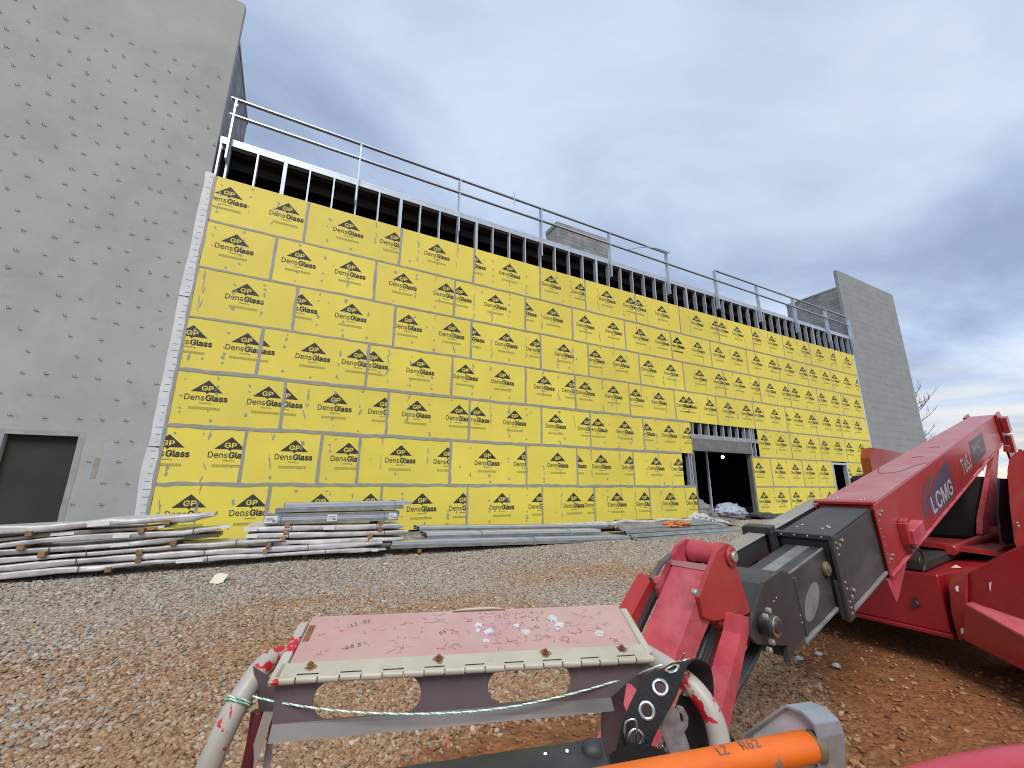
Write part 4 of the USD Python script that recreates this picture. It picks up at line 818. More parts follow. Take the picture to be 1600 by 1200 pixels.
# jib: arm, cheeks, roller, link, cylinder
CH = [su(1128, 848, .30), su(1138, 852, .30), su(1146, 866, .30), su(1144, 884, .30), su(1166, 955, .30), su(1150, 962, .30), su(1108, 968, .30), su(1092, 962, .30), su(1086, 932, .30), su(1104, 884, .30), su(1114, 860, .30)]
jib = part('jib_arm', side(Polygon([su(1106, 886, .30), su(1135, 900, .30), su(1112, 965, .30), su(1080, 1036, .30), su(1012, 1205, .30), su(985, 1205, .30), su(1055, 1028, .30)]), 0.115, 0.30), 'lift_pink', lift)
part('jib_cheek', side(Polygon(CH), 0.300, 0.322), 'lift_red', jib); part('jib_cheek', side(Polygon(CH), 0.085, 0.107), 'lift_pink', jib)
pc_ = su(1134, 868, .30)
part('jib_roller', cat_([tube([bs(pc_[0], w, pc_[1]) for w in (0.108, 0.118, 0.1185, 0.145, 0.18, 0.23, 0.262, 0.288, 0.2885, 0.299)], [0.05, 0.05, 0.062, 0.060, 0.054, 0.054, 0.060, 0.062, 0.05, 0.05], 24)]), 'lift_pink', jib, smooth=40)
part('roller_pin', cat_([cyl(bs(pc_[0], 0.322, pc_[1]), bs(pc_[0], 0.336, pc_[1]), 0.048, 20, 0.004), ]), 'lift_red', jib, smooth=40)
part('pin_end', cyl(bs(pc_[0], 0.335, pc_[1]), bs(pc_[0], 0.352, pc_[1]), 0.026, 16, 0.004), 'bolt', jib, smooth=40)
q1, q2 = su(1100, 880, .30), su(1088, 905, .30)
part('jib_shelf', side(Polygon([su(1104, 884, .30), su(1128, 886, .30), su(1126, 892, .30), su(1103, 892, .30)]), 0.108, 0.299), 'lift_top_lit', jib)
part('jib_pads', cat_([cyl(bs(*((lambda a: (a[0], 0.322, a[1]))(su(1082, 925, .32)))), bs(*((lambda a: (a[0], 0.345, a[1]))(su(1082, 925, .32)))), 0.016, 10, 0.003), cyl(bs(pc_[0] - 0.02, 0.107, pc_[1] - 0.01), bs(pc_[0] - 0.02, 0.135, pc_[1] - 0.01), 0.012, 8, 0.002) ]), 'bolt', jib, smooth=40)
cyp = part('cylinder_cover', side(Polygon([su(1010, 898, .02), su(1026, 906, .02), su(983, 1000, .02), su(955, 1100, .02), su(925, 1100, .02), su(962, 985, .02)]), -0.03, 0.06), 'lift_red', lift)
part('cylinder_gap', side(Polygon([su(1024, 908, .05), su(1029, 910, .05), su(984, 1004, .05), su(980, 1000, .05)]), 0.05, 0.085), 'hose', cyp)
part('cylinder_rod', tube([at(1018, 905, 1.95), at(1033, 880, 2.05), at(1047, 868, 2.15)], 0.014, 10), 'basket_lip', cyp, smooth=True)
part('cylinder_eye', cyl(at(1027, 907, 1.92), at(1024, 905, 1.95), 0.017, 14, 0.003), 'lift_pink', cyp, smooth=40)
lk = part('jib_link', side(Polygon([su(1160, 962, .40), su(1170, 964, .40), su(1170, 990, .40), su(1147, 1105, .40), su(1120, 1210, .40), su(1098, 1210, .40), su(1128, 1105, .40), su(1158, 992, .40)]).buffer(-0.004).buffer(0.004), 0.315, 0.40), 'lift_pink', lift)
part('link_eye', cyl(bs(*(lambda a: (a[0], 0.21, a[1]))(su(1148, 972, .36))), bs(*(lambda a: (a[0], 0.31, a[1]))(su(1148, 972, .36))), 0.038, 18, 0.006), 'lift_red', lk, smooth=40)
part('link_ear', side(Polygon([su(1095, 955, .25), su(1140, 950, .25), su(1150, 975, .25), su(1128, 985, .25)]), 0.20, 0.23), 'lift_red', lk)
part('rear_link', side(Polygon([su(1112, 968, .16), su(1126, 972, .16), su(1122, 1040, .16), su(1112, 1050, .16)]), 0.10, 0.17), 'lift_red', lift)
def hose(pts, r=0.016, seed=0):
    P = spline(pts, 46); k = np.arange(len(P)); return tube(P, r * (1 + 0.10 * (k % 2)), 8)
part('hose_bundle', cat_([hose([at(1112 + 4 * i, 968, 2.10 + 0.03 * i), at(1104 + 5 * i, 995, 2.02 + 0.03 * i), at(1092 + 6 * i, 1030, 1.94 + 0.03 * i), at(1068 + 7 * i, 1090, 1.82 + 0.03 * i), at(1036 + 7 * i, 1190, 1.68)], 0.016) for i in range(3)]), 'hose', lift, smooth=50)
part('hose_bundle', cat_([hose([at(1190 - 5 * i, 1000, 2.25), at(1180 - 6 * i, 1025, 2.15), at(1164 - 5 * i, 1055, 2.05), at(1140 - 4 * i, 1100, 1.95), at(1118, 1160, 1.9), at(1100, 1230, 1.85)], 0.015) for i in range(3)]), 'hose', lift, smooth=50)
# turntable, chassis and hoods
def lbox(s0, s1, w0, w1, z0, z1, c=0.02): return cbox((A0[0], A0[1], 0), (DH, BW, (0, 0, 1)), (s0, w0, z0), (s1, w1, z1), c)
part('chassis', cb(5.73, 9.6, -9.16, -6.9, -0.13, 0.385, 0.012), 'lift_deep', lift)
part('chassis_lip', cb(5.71, 9.6, -9.18, -6.88, -0.17, -0.131, 0.006), 'lift_deep', lift)
pf_ = part('side_post', hull([at(x, y, d) for x, y, d in ((1487, 903, 3.97), (1483, 918, 3.97), (1487, 960, 3.96), (1497, 1000, 3.94), (1509, 998, 3.86), (1512, 985, 3.84), (1508, 930, 3.86), (1512, 895, 3.86), (1487, 903, 4.1), (1497, 1000, 4.05), (1512, 895, 4.0), (1512, 985, 3.98))]), 'lift_red', lift)
part('side_panel', hull([at(x, y, d) for x, y, d in ((1512, 896, 3.88), (1560, 868, 3.80), (1680, 812, 3.30), (1680, 1100, 3.2), (1512, 990, 3.86), (1560, 868, 4.3), (1680, 812, 4.0), (1680, 1100, 3.9), (1512, 990, 4.2), (1512, 896, 4.2))]), 'lift_deep', lift)
bm = part('axle_beam', hull([at(x, y, d) for x, y, d in ((1507, 944, 3.80), (1534, 937, 3.92), (1680, 1001, 3.20), (1680, 1040, 2.95), (1507, 1000, 3.78), (1680, 1088, 2.95), (1534, 990, 3.95), (1690, 1060, 3.25))]), 'lift_deep', lift)
part('beam_top', hull([at(x, y, d) for x, y, d in ((1508, 943, 3.795), (1534, 936.5, 3.91), (1680, 999, 3.19), (1680, 1037, 2.945), (1508, 945.5, 3.792), (1680, 1041, 2.942))]), 'lift_pink', bm)  # pink skin: sky light along the top of the beam painted on
for name, pts in (('label_sheet', [(1545, 911), (1551, 908), (1552, 914), (1560, 913), (1562, 920), (1547, 924)]), ('label_sheet', [(1492.5, 916), (1497.5, 915), (1498, 924), (1494, 924)]), ('label_sheet', [(1501, 982), (1505.5, 981), (1506, 990), (1502, 991)])):
    q = [at(x, y, 3.80 if x < 1540 else 3.72) for x, y in pts]; n = len(q)
    part(name, tri(q, [(0, i, i + 1) for i in range(1, n - 1)]), 'label_white', lift)
for x0, y0, w in ((1437, 881, 24), (1494, 885, 18)):
    q = [onZ(x, y, 0.389) for x, y in ((x0 - w / 2, y0 + 2), (x0 + w / 2, y0 + 2.5), (x0, y0 - 2.8))]
    part('warning_sticker', tri(q, [(0, 1, 2)]), 'sticker_cream', lift)
part('latch', cat_([cyl((5.725, -8.95, 0.08), (5.70, -8.95, 0.08), 0.03, 12, 0.004), cyl((5.725, -8.95, 0.14), (5.705, -8.95, 0.14), 0.014, 10)]), 'hose', lift, smooth=40)
part('turntable', hull([at(x, y, d) for x, y, d in ((1400, 840, 5.0), (1400, 848, 5.0), (1555, 862, 4.75), (1555, 869, 4.75), (1600, 862, 6.0), (1600, 869, 6.0), (1420, 836, 6.6), (1600, 845, 7.0))]), 'lift_red', lift)
part('lift_cylinder', cyl(bs(2.6, 0.28, -1.05), bs(4.9, 0.30, -1.46), 0.055, 20, 0.006), 'lift_red', lift, smooth=40)
sa = part('support_arm', side(Polygon([(7.55, -0.56), (8.4, -0.56), (6.0, -1.22), (5.15, -1.62), (4.7, -1.60), (4.30, -1.28), (4.6, -1.14)]), 0.27, 0.33), 'lift_pink', lift)
part('support_arm', side(Polygon([(8.2, -0.9), (9.2, -0.9), (6.1, -1.45), (5.75, -1.98), (5.35, -1.98), (4.75, -1.55), (5.0, -1.36), (5.6, -1.30)]), 0.40, 0.45), 'lift_red', lift)
part('arm_pin', cat_([cyl(bs(5.05, 0.24, -1.47), bs(5.05, 0.452, -1.47), 0.11, 24, 0.01), ]), 'lift_red', lift, smooth=40)
part('pin_end', cyl(bs(5.05, 0.45, -1.47), bs(5.05, 0.47, -1.47), 0.055, 20, 0.006), 'bolt', lift, smooth=40)
part('counterweight', lbox(4.6, 9.6, -1.1, 0.22, 0.5, 1.40, 0.05), 'shade_black', lift)  # added black box: the shade under the boom put into its colour
part('turret_floor', lbox(1.7, 9.6, -1.4, 0.25, 0.39, 0.50, 0.02), 'seam_dark', lift)
def heading_s(px, w):                     # where along the machine a vertical edge lies that is seen at px
    lo, hi = 2.0, 9.0
    for _ in range(40):
        m_ = (lo + hi) / 2; d = np.array([A0[0], A0[1], 1.6]) + DH * m_ + BW * w - EYEP
        if 800 + FPX * (d @ RIGHT) / (d @ FWD) < px: lo = m_
        else: hi = m_
    return lo
sA, sB, sC = heading_s(1361, -0.82), heading_s(1346, -1.0), heading_s(1352, -1.6)
part('engine_hood', hull([np.array([A0[0], A0[1], z]) + DH * (s_ + e) + BW * w for s_, w in ((sA, -0.82), (sB, -1.0), (sC, -1.6), (9.4, -1.6), (9.4, -0.82)) for z, e in ((0.5, 0), (1.70, 0), (1.88, 0.16 if s_ < 9 else -0.16))]), 'lift_red', lift)
rh = part('tank_hood', hull([at(x, y, d) for d, dx in ((4.6, 0), (7.2, 60)) for x, y in ((1586, 707), (1577, 718), (1574, 735), (1578, 790), (1585, 848), (1592, 861), (1760, 660), (1760, 900))]), 'lift_red', lift)
bolts(rh, [at(1589, 817, 4.57), at(1591, 822, 4.57)], 0.014, 0.012, -FWD)
part('valve_block', hull([at(x, y, d) for d in (5.1, 5.6) for x, y in ((1562, 748), (1576, 748), (1580, 810), (1572, 830), (1582, 850), (1566, 848), (1560, 800))]), 'hose', lift)
part('hood_stub', cat_([cyl(at(1573, 706, 5.5), at(1573, 696, 5.5), 0.03, 10, 0.004), cyl(at(1594, 706, 5.5), at(1594, 702, 5.5), 0.018, 8)]), 'lift_red', lift, smooth=40)
def wheel(c, r=0.45, w=0.34, ang=0.0):
    c = np.asarray(c, float); ax = np.array([math.cos(ang), math.sin(ang), 0]); prof = [(r * 0.60, -w / 2), (r * 0.93, -w / 2), (r, -w * 0.36), (r, w * 0.36), (r * 0.93, w / 2), (r * 0.60, w / 2)]
    ty = part('tyre', tube([c + ax * z for _, z in prof], [q for q, _ in prof], 32), 'rubber', lift, smooth=40)
    lug = []
    e1 = np.array([-ax[1], ax[0], 0])
    for k in range(20):
        a = k * 2 * math.pi / 20; d = e1 * math.cos(a) + np.array([0, 0, math.sin(a)]); t = np.cross(ax, d)
        lug.append(cbox(c + d * r, (ax, t, d), (-w / 2 if k % 2 else -0.02, -0.025, -0.02), (0.02 if k % 2 else w / 2, 0.025, 0.022), 0.006))
    part('tread', cat_(lug), 'rubber', ty); part('rim', cyl(c - ax * (w / 2 + 0.01), c + ax * (w / 2 + 0.01), r * 0.55, 24, 0.02), 'lift_red', ty, smooth=40)
for wx, wy in ((6.35, -7.35), (6.7, -9.9 + 0.2), (9.1, -6.9), (9.3, -9.5)):
    wheel((wx, wy, float(ground_z(wx, wy)) + 0.45), ang=math.pi / 2 if wy > -8 else math.pi / 2)
# ---- basket
TL, TR = at(428, 1062, 0.75), at(1022, 1027, 0.847); TX = unit(TR - TL); TLEN = np.linalg.norm(TR - TL); TYH = unit(np.cross((0, 0, 1), TX))
ZB = np.array([0, 0, 1.])
def fit_back():
    best = None
    for a in np.arange(0.05, 0.4, 0.005):
        for b in np.arange(-0.05, 0.2, 0.005):
            e = 0
            for p, t in ((TL, (462, 962)), (TR, (955, 945))):
                d = p + TYH * a + ZB * b - EYEP; e += (800 + FPX * (d @ RIGHT) / (d @ FWD) - t[0]) ** 2 + (600 - FPX * (d @ UPV) / (d @ FWD) - t[1]) ** 2
            if best is None or e < best[0]: best = (e, a, b)
    return best
_e, TA, TB = fit_back(); TY = unit(TYH * TA + ZB * TB); TDEP = math.hypot(TA, TB); TN = np.cross(TX, TY)
def tb(x0, x1, y0, y1, z0, z1, c=0.002): return cbox(TL, (TX, TY, TN), (x0, y0, z0), (x1, y1, z1), c)
lid = part('tray_lid', tb(0.012, TLEN - 0.012, 0.02, TDEP, -0.004, 0.0, 0.0015), 'lid_pink', lift)
part('lid_flange', tb(-0.008, 0.010, -0.008, TDEP - 0.02, -0.008, 0.003), 'basket_white', lid); part('lid_flange', tb(TLEN - 0.014, TLEN + 0.002, 0.01, TDEP - 0.02, -0.016, 0.004), 'hinge_cream', lid)
part('lid_slot', tb(0.016, 0.028, TDEP - 0.075, TDEP - 0.03, 0.0002, 0.0016, 0.0005), 'rust_and_shade', lid)
part('rim_shadow', tb(0.315, 0.435, TDEP - 0.006, TDEP - 0.001, 0.0002, 0.001, 0.0003), 'rust_and_shade', lid)  # dark strip painted as the shadow of the bent rim
part('bent_rim', tube([TL + TX * x + TY * (TDEP + yy) + TN * z for x, yy, z in ((0.305, 0.0, -0.003), (0.33, 0.0005, 0.0), (0.37, 0.0005, 0.002), (0.41, 0.0005, 0.002), (0.44, 0, -0.003))], [0.002, 0.003, 0.0035, 0.003, 0.002], 8), 'hinge_cream', lid, smooth=True)
hg = part('hinge_leaf', tb(0.0, TLEN - 0.005, 0.0, 0.034, 0.0, 0.003, 0.001), 'hinge_cream', lift)
NK = 9
for k in range(NK * 2 + 1):
    a = k * TLEN / (NK * 2 + 1); b = a + TLEN / (NK * 2 + 1) - 0.0022
    r = 0.0068 if k % 2 == 0 else 0.0060
    part('hinge_knuckle', cyl(TL + TX * a - TN * 0.0035, TL + TX * b - TN * 0.0035, r, 12, 0.0006), 'hinge_cream', hg, smooth=40)
    if k % 2: part('hinge_gap', tb(a - 0.001, b + 0.001, 0.0035, 0.0062, 0.0028, 0.0034, 0.0002), 'seam_dark', hg)
for fx in (0.055, 0.29, 0.50, 0.655 if False else 0.66):
    c = TL + TX * (fx * TLEN / 0.72) + TY * 0.022
    part('rust_stain', tri([c + TN * 0.0035 + TX * 0.0105 * math.cos(t) * (1 + 0.3 * math.sin(3 * t + fx * 40)) + TY * 0.0095 * (1 + 0.25 * math.cos(2 * t + fx * 30)) * math.sin(t) for t in np.arange(12) * math.pi / 6], [(0, i, i + 1) for i in range(1, 11)]), 'rust_stain', hg)
    part('lid_bolt', cat_([cyl(c + TN * 0.003, c + TN * 0.0075, 0.0068, 6), cyl(c + TN * 0.0075, c + TN * 0.013, 0.0035, 8, 0.001)]), 'rust_and_shade', hg)
# pen marks, scratches and scuffs on the lid
def ribbon(pts, w, z):
    p = np.asarray(pts, float); l = LineString(p).buffer(w, cap_style=2, join_style=2); return l
def marks(n, r, size, w, words=False):
    out = []
    for _ in range(n):
        c = np.array([np.clip(r.normal(0.44, 0.10) if r.random() < 0.62 else r.uniform(0.04, TLEN - 0.04), 0.03, TLEN - 0.03), r.uniform(0.045, TDEP - 0.012)]); k = int(r.integers(2, 6)); s = size * r.uniform(0.4, 1.4); a = r.uniform(0, 6.28); p = [c]
        for _ in range(k): a += r.normal(0, 1.1); p.append(p[-1] + s / k * np.array([math.cos(a), 0.7 * math.sin(a)]))
        out.append(ribbon(p, w * r.uniform(0.6, 1.4), 0))
    return unary_union(out).intersection(sbox(0.016, 0.038, TLEN - 0.018, TDEP - 0.004))
r_ = np.random.default_rng(12)
for nm, mk, z in (('scratch_red', marks(46, r_, 0.026, 0.00034), 0.0006), ('scratch_grey', marks(120, r_, 0.020, 0.00032), 0.0008), ('pen', marks(22, r_, 0.013, 0.00034), 0.0010)):
    v, f = flat(mk, TL + TN * z, TX, TY); part({'pen': 'pen_mark'}.get(nm, 'scratch'), tri(v, f), nm, lid, kind='stuff')
for txt, x, y, h, rot in (('46', 0.105, 0.062, 0.011, 18), ('5', 0.127, 0.069, 0.010, 10), ('11', 0.10, 0.125, 0.010, 20), ('53', 0.125, 0.135, 0.009, 14), ('53', 0.29, 0.09, 0.009, 28), ('4', 0.49, 0.12, 0.009, 8)):
    p = affinity.translate(affinity.rotate(text_poly(txt, h), rot, origin=(0, 0)), x, y); v, f = flat(p, TL + TN * 0.0012, TX, TY); part('pen_number', tri(v, f), 'pen', lid)
for k in range(11):
    x, y = (r_.uniform(0.36, 0.66), r_.uniform(0.055, TDEP - 0.015)) if k else (0.37, 0.10)
    c = TL + TX * x + TY * y; s = r_.uniform(0.003, 0.009); sp = trimesh.creation.icosphere(2); v = np.array(sp.vertices); v *= (1 + 1.1 * (meshkit.noise(v * 2.2 + k * 3, k) - 0.5))[:, None]; v[:, 2] = np.maximum(v[:, 2], -0.1)
    th = thing('putty_scrap', 'small white blob of dried sealant stuck on the faded pink basket lid', 'sealant blob', c, 'white sealant blobs on the pink lid')
    part('blob', tri(c + v[:, :1] * TX * s * 1.3 + v[:, 1:2] * TY * s + v[:, 2:] * TN * s * 0.45, sp.faces), 'putty', th, smooth=50)
# slotted panel under the lid
PO = TL + TYH * 0.012; 
def tz(px, py): q = on(px, py, PO, TYH) - PO; return (q @ TX, q[2])
zt = -0.012; pb_l, pb_r = tz(425, 1132), tz(955, 1092)
def slot(a, b, r): return LineString([tz(*a), tz(*b)]).buffer(r)
s1, s2 = slot((516, 1094.5), (632, 1086), 0.0305), slot((786, 1074), (870, 1067), 0.029)
panel = Polygon([(0.0, zt), (TLEN, zt), pb_r, pb_l]).difference(s1).difference(s2)
pn = part('slotted_panel', extrude(panel, PO, TX, (0, 0, 1), TYH, 0.0, 0.004), 'basket_mauve', lift)
lo_l, lo_r = tz(425, 1153), tz(955, 1106)
lipv = [PO + TX * pb_l[0] + ZB * pb_l[1], PO + TX * pb_r[0] + ZB * pb_r[1], PO + TX * lo_r[0] + ZB * lo_r[1] - TYH * 0.018, PO + TX * lo_l[0] + ZB * lo_l[1] - TYH * 0.018]
part('panel_lip', hull([p + TYH * o for p in lipv for o in (0, 0.004)]), 'basket_lip', pn)
# left tube, bracket
RT = 0.0205
lt = part('basket_tube', tube(spline([at(470, 1032, 0.90), at(436, 1027, 0.875), at(411, 1042, 0.835), at(376, 1092, 0.785), at(348, 1146, 0.755), at(326, 1198, 0.735), at(300, 1260, 0.72)], 40), RT, 20), 'basket_white', lift, smooth=True)
part('tube_bracket', hull([at(x, y, d) for x, y, d in ((395, 1040, .80), (432, 1065, .78), (436, 1112, .78), (405, 1112, .80), (395, 1040, .83), (436, 1112, .82))]), 'basket_lip', lt)
lg = part('bracket_leg', hull([at(x, y, .78) for x, y in ((412, 1112), (428, 1112), (408, 1175), (392, 1215), (380, 1215))] + [at(x, y, .80) for x, y in ((412, 1112), (428, 1112), (392, 1215))]), 'basket_white', lift)
part('bracket_leg', hull([at(x, y, .80) for x, y in ((424, 1110), (432, 1110), (425, 1180), (418, 1215), (408, 1215))] + [at(x, y, .83) for x, y in ((424, 1110), (432, 1110), (412, 1215))]), 'clip_metal', lift)
part('red_rod', tube([at(403, 1112, .80), at(396, 1160, .79), at(384, 1215, .78)], 0.012, 12), 'rod_red', lift, smooth=True)
# right tube and side plate
rt_ = part('basket_tube', tube(spline([at(952, 985, 1.06), at(1005, 1020, 0.97), at(1048, 1046, 0.91), at(1084, 1075, 0.875), at(1110, 1112, 0.845), at(1124, 1158, 0.82), at(1130, 1230, 0.79)], 44), RT, 20), 'basket_white', lift, smooth=True)
SP = at(975, 1100, 0.93); SN = unit(TX * 0.62 - TYH * 0.78); SX = unit(np.cross(SN, ZB)); SX = SX if SX @ RIGHT > 0 else -SX
def sp(px, py): q = on(px, py, SP, SN) - SP; return (q @ SX, q[2])
plate = Polygon([sp(942, 1050), sp(958, 1034), sp(1012, 1030), sp(1040, 1062), sp(1036, 1110), sp(1000, 1150), sp(974, 1215), sp(940, 1215)]).difference(Polygon([sp(978, 1070), sp(988, 1073), sp(1006, 1092), sp(1002, 1118), sp(996, 1130), sp(984, 1122), sp(974, 1098)]).buffer(0.004))
part('side_plate', extrude(plate, SP, SX, (0, 0, 1), np.cross(SX, ZB), -0.003, 0.003), 'basket_mauve', lift)
# black rubber edge at the bottom with its knob
rb = part('rubber_edge', hull([at(x, y, d) for x, y, d in ((560, 1208, .60), (940, 1152, .70), (952, 1180, .70), (960, 1230, .60), (560, 1260, .52), (560, 1215, .64), (940, 1158, .74))]), 'rubber', lift)
part('edge_stud', cat_([cyl(at(852, 1184, .652), at(852, 1178, .646), 0.003, 8, 0.0006), cyl(at(886, 1179, .66), at(886, 1173, .655), 0.003, 8, 0.0006)]), 'chrome', rb, smooth=40)
kb = trimesh.creation.icosphere(3); v = np.array(kb.vertices); v = np.sign(v) * np.abs(v) ** 0.75; kc = at(925, 1178, 0.665)
part('knob', tri(kc + (v[:, :1] * RIGHT + v[:, 1:2] * UPV * 1.15 + v[:, 2:] * FWD) * 0.0165, kb.faces), 'rubber', rb, smooth=True)
# orange padded bar and its cast silver bracket
OA, OB = at(800, 1254, 0.45), at(1264, 1166, 0.565); OD = unit(OB - OA); OL = np.linalg.norm(OB - OA)
ob = part('orange_bar', tube(np.vstack([OA + OD * t for t in (0, 0.1, 0.2, 0.25, OL - 0.004, OL - 0.0005, OL)]), [0.0160, 0.0160, 0.0165, 0.0168, 0.0182, 0.0176, 0.016], 32), 'orange_pad', lift, smooth=40)
part('bar_collar', cat_([cyl(OB - OD * 0.001, OB + OD * 0.012, 0.0205, 24, 0.002), cyl(OB + OD * 0.012, OB + OD * 0.03, 0.015, 20)]), 'brass_pad', ob, smooth=40)
o1 = unit(np.cross(OD, ZB)); o2 = np.cross(o1, OD)
ot = -o1 if (-o1) @ FWD < 0 else o1
def bar_text(txt, t0, h, ang0):     # hand lettering wrapped on the bar
    p = text_poly(txt, h); out = []
    for g in getattr(p, 'geoms', [p]):
        g = g.segmentize(h * 0.15); vv, ff = poly_faces(g); a = ang0 + vv[:, 1] / 0.018
        q = OA + OD * (t0 + vv[:, :1]) + 0.01835 * (np.cos(a)[:, None] * ot + np.sin(a)[:, None] * o2); out.append(tri(q, ff))
    part('hand_lettering', cat_(out), 'pen', ob)
bar_text('LZ', OL - 0.155, 0.011, 0.95); bar_text('R62', OL - 0.118, 0.012, 1.0)
# silver casting: a cupped plate, open towards the bar
CN = unit(OD * 0.55 + unit(np.array([FWD[0], FWD[1], 0.0])) * 0.75); CP = OB - OD * 0.004
CX = unit(np.cross(ZB, CN)); CX = CX if CX @ RIGHT > 0 else -CX; CZ = unit(np.cross(CN, CX)); CZ = CZ if CZ[2] > 0 else -CZ
def cp(px, py): q = on(px, py, CP, CN) - CP; return (q @ CX, q @ CZ)
out_ = Polygon([cp(1168, 1147), cp(1234, 1099), cp(1262, 1110), cp(1282, 1130), cp(1290, 1152), cp(1292, 1235), cp(1178, 1240)])
out_ = out_.buffer(-0.008).buffer(0.008)
inn = out_.buffer(-0.003)
cs = part('cast_bracket', cat_([extrude(out_.difference(inn), CP, CX, CZ, OD, -0.010, 0.034)]), 'cast_silver', lift)
part('bracket_plate', extrude(inn.buffer(0.0005), CP, CX, CZ, OD, 0.005, 0.009), 'cast_plate', cs)
part('lower_red_bar', tube([at(1400, 1240, .50), at(1450, 1223, .52), at(1510, 1207, .54), at(1585, 1193, .57), at(1680, 1182, .60)], 0.019, 24), 'red_tube', lift, smooth=True)

# ---- rope, harness
def rope():
    C = spline([at(395, 1088, .775), at(440, 1098, .755), at(490, 1106, .75), at(570, 1113.5, .75), at(650, 1115.5, .755), at(720, 1113, .765), at(780, 1107, .775), at(860, 1092, .80), at(940, 1071, .83), at(1035, 1038, .865)], 150)
    L0 = at(376, 1092, 0.785); ax = unit(at(348, 1146, 0.755) - at(404, 1047, 0.83)); e1, e2, _ = basis(ax)
    W = [L0 + ax * (0.004 * k / 6.28) + (RT + 0.003) * (math.cos(k) * e1 + math.sin(k) * e2) for k in np.linspace(0, 12.6, 60)]
    t = thing('cord', 'thin green and white braided cord tied across the front of the basket', 'cord', C[75])
    for P, nm in ((C, 'span'), (np.array(W), 'loop')):
        tt = np.gradient(P, axis=0); tt /= np.linalg.norm(tt, axis=1, keepdims=True); e = np.cross(tt, (0.1, 0.2, 1)); e /= np.linalg.norm(e, axis=1, keepdims=True); g = np.cross(tt, e); s = np.r_[0, np.cumsum(np.linalg.norm(np.diff(P, axis=0), axis=1))]
        for k in range(3):
            a = s / 0.0045 + k * 2.094
            part(nm, tube(P + 0.00095 * (np.cos(a)[:, None] * e + np.sin(a)[:, None] * g), 0.00095, 5), 'rope_green' if k < (1 if nm == 'span' else 2) else 'rope_white', t, smooth=True)
rope()
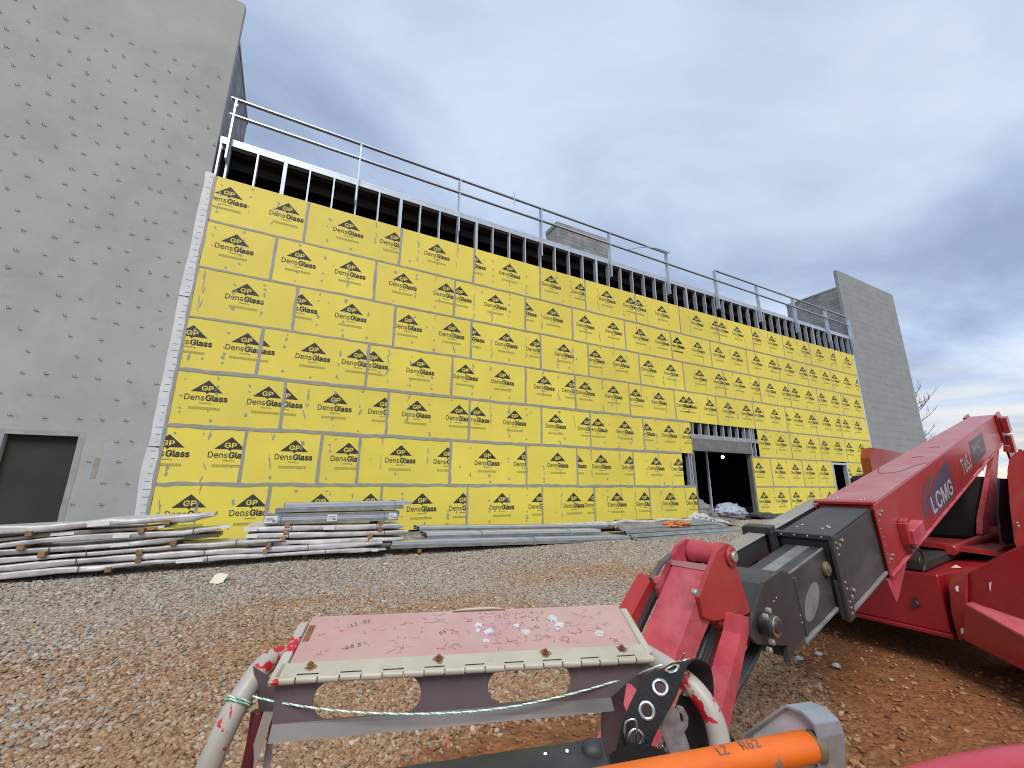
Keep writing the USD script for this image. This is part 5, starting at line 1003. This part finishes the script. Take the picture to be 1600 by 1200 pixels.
def harness():
    t = thing('harness_belt', 'black tool belt strap with chrome eyelets buckled over the white basket tube', 'belt', at(1020, 1110, .84))
    # the strap climbs from the buckle, goes over the tube and down behind it
    cen = [at(985, 1196, .775), at(991, 1160, .775), at(1003, 1126, .785), at(1020, 1093, .80), at(1042, 1058, .825), at(1062, 1036, .862), at(1084, 1040, .905), at(1094, 1066, .925), at(1096, 1110, .93)]
    C = spline(cen, 70); s = np.r_[0, np.cumsum(np.linalg.norm(np.diff(C, axis=0), axis=1))]; L = s[-1]
    tdir = np.gradient(C, axis=0); tdir /= np.linalg.norm(tdir, axis=1, keepdims=True)
    wv = []
    for k in range(len(C)):
        f = k / (len(C) - 1); w0 = RIGHT * (0.95 - 0.15 * f) + FWD * (0.10 + 0.1 * f) + UPV * (0.35 - 0.75 * smoothstep(0.45, 0.75, f)); w0 = w0 - tdir[k] * (w0 @ tdir[k]); wv.append(unit(w0))
    wv = np.array(wv); nv = np.cross(wv, tdir); W = 0.030
    pxs = [(993, 1150), (1004, 1123), (1020, 1096), (1038, 1062), (1066, 1041)]
    hs = [s[np.argmin(np.linalg.norm(C - at(x, y, d), axis=1))] for (x, y), d in zip(pxs, (.777, .787, .80, .823, .868))]
    hs = list(np.linspace(hs[0] - 0.004, hs[-1] + 0.004, 5))
    strip = sbox(0, -W, L, W).buffer(-0.004).buffer(0.004)
    for h in hs: strip = strip.difference(Point(h, 0).buffer(0.0092))
    def warp(q2, off):
        q2 = np.asarray(q2, float); I = lambda A: np.stack([np.interp(q2[:, 0], s, A[:, k]) for k in range(3)], 1)
        n = I(nv); return I(C) + I(wv) * q2[:, 1:2] + n * off[:, None]
    pieces = []
    for k in range(48):
        c = strip.intersection(sbox(L * k / 48, -1, L * (k + 1) / 48, 1))
        for g in getattr(c, 'geoms', [c]):
            if g.geom_type == 'Polygon' and g.area > 1e-8: pieces.append(g)
    V = []
    for g in pieces:
        vv, ff = poly_faces(g)
        for o in (-0.0013, 0.0013):
            V.append(tri(warp(vv, np.full(len(vv), o)), ff if o > 0 else ff[:, ::-1]))
    m = cat_(V); bnd = np.array(strip.exterior.segmentize(0.004).coords)
    for ring in [bnd] + [np.array(i.segmentize(0.003).coords) for i in strip.interiors]:
        a, b = warp(ring, np.full(len(ring), -0.0013)), warp(ring, np.full(len(ring), 0.0013)); n = len(ring)
        m = cat_([m, tri(np.vstack([a, b]), [f for i in range(n - 1) for f in ((i, i + 1, n + i + 1), (i, n + i + 1, n + i))])])
    st = part('strap', m, 'webbing', t)
    for h in hs:
        th = np.linspace(0, 2 * np.pi, 29)[:-1]; ph = np.linspace(0, 2 * np.pi, 9)[:-1]; V, F = [], []
        for a in th:
            for b in ph: V.append((h + (0.0128 + 0.0034 * math.cos(b)) * math.cos(a), (0.0128 + 0.0034 * math.cos(b)) * math.sin(a), 0.0018 * math.sin(b)))
        V = np.array(V)
        for i in range(28):
            for j in range(8): a, b, c, d = i * 8 + j, i * 8 + (j + 1) % 8, ((i + 1) % 28) * 8 + (j + 1) % 8, ((i + 1) % 28) * 8 + j; F += [(a, b, c), (a, c, d)]
        sg = 1 if nv[len(nv) // 3] @ FWD < 0 else -1
        part('eyelet', tri(warp(V[:, :2], V[:, 2] * 1.2 + sg * 0.0018), F), 'chrome', t, smooth=True)
    fr = [at(x, y, .768) for x, y in ((978, 1128), (993, 1126), (1000, 1168), (1014, 1166), (1015, 1172), (990, 1182), (986, 1176), (977, 1132), (978, 1128))]
    part('buckle', tube(spline(fr, 60), 0.0022, 8), 'chrome', t, smooth=True)
    part('buckle_tongue', tube(spline([at(1040, 1180, .77), at(1038, 1172, .772), at(1034, 1165, .772)], 10), 0.002, 8), 'chrome', t, smooth=True)
    clipo = at(1055, 1140, .83); CLN = unit(-FWD + RIGHT * 0.15); cx = unit(np.cross(UPV, CLN)); cx = cx if cx @ RIGHT > 0 else -cx; cy = np.cross(CLN, cx); cy = cy if cy @ UPV > 0 else -cy
    def cq(x, y): q = on(x, y, clipo, CLN) - clipo; return (q @ cx, q @ cy)
    cl_ = Polygon([cq(1044, 1097), cq(1052, 1108), cq(1056, 1110), cq(1060, 1103), cq(1068, 1106), cq(1074, 1118), cq(1074, 1132), cq(1068, 1142), cq(1072, 1152), cq(1078, 1172), cq(1046, 1176), cq(1032, 1140)]).buffer(-0.002).buffer(0.002).difference(Polygon([cq(1061, 1112), cq(1066, 1117), cq(1067, 1128), cq(1063, 1126)]).buffer(0.001))
    part('snap_clip', extrude(cl_, clipo, cx, cy, CLN, -0.003, 0.003), 'clip_metal', t)
    part('back_strap', hull([at(x, y, d) for d in (.885, .90) for x, y in ((1062, 1085), (1086, 1092), (1088, 1110), (1078, 1140), (1110, 1150), (1158, 1168), (1150, 1180), (1060, 1180), (1052, 1120))]), 'webbing', t)
    part('lower_pad', hull([at(x, y, d) for d in (.755, .79) for x, y in ((952, 1178), (985, 1160), (1020, 1165), (1050, 1180), (1060, 1215), (950, 1215))]), 'webbing', t)
    part('tag_end', tube([at(1064, 1032, .862), at(1068, 1022, .862), at(1071, 1021, .862)], 0.0018, 6), 'chrome', t)
harness()
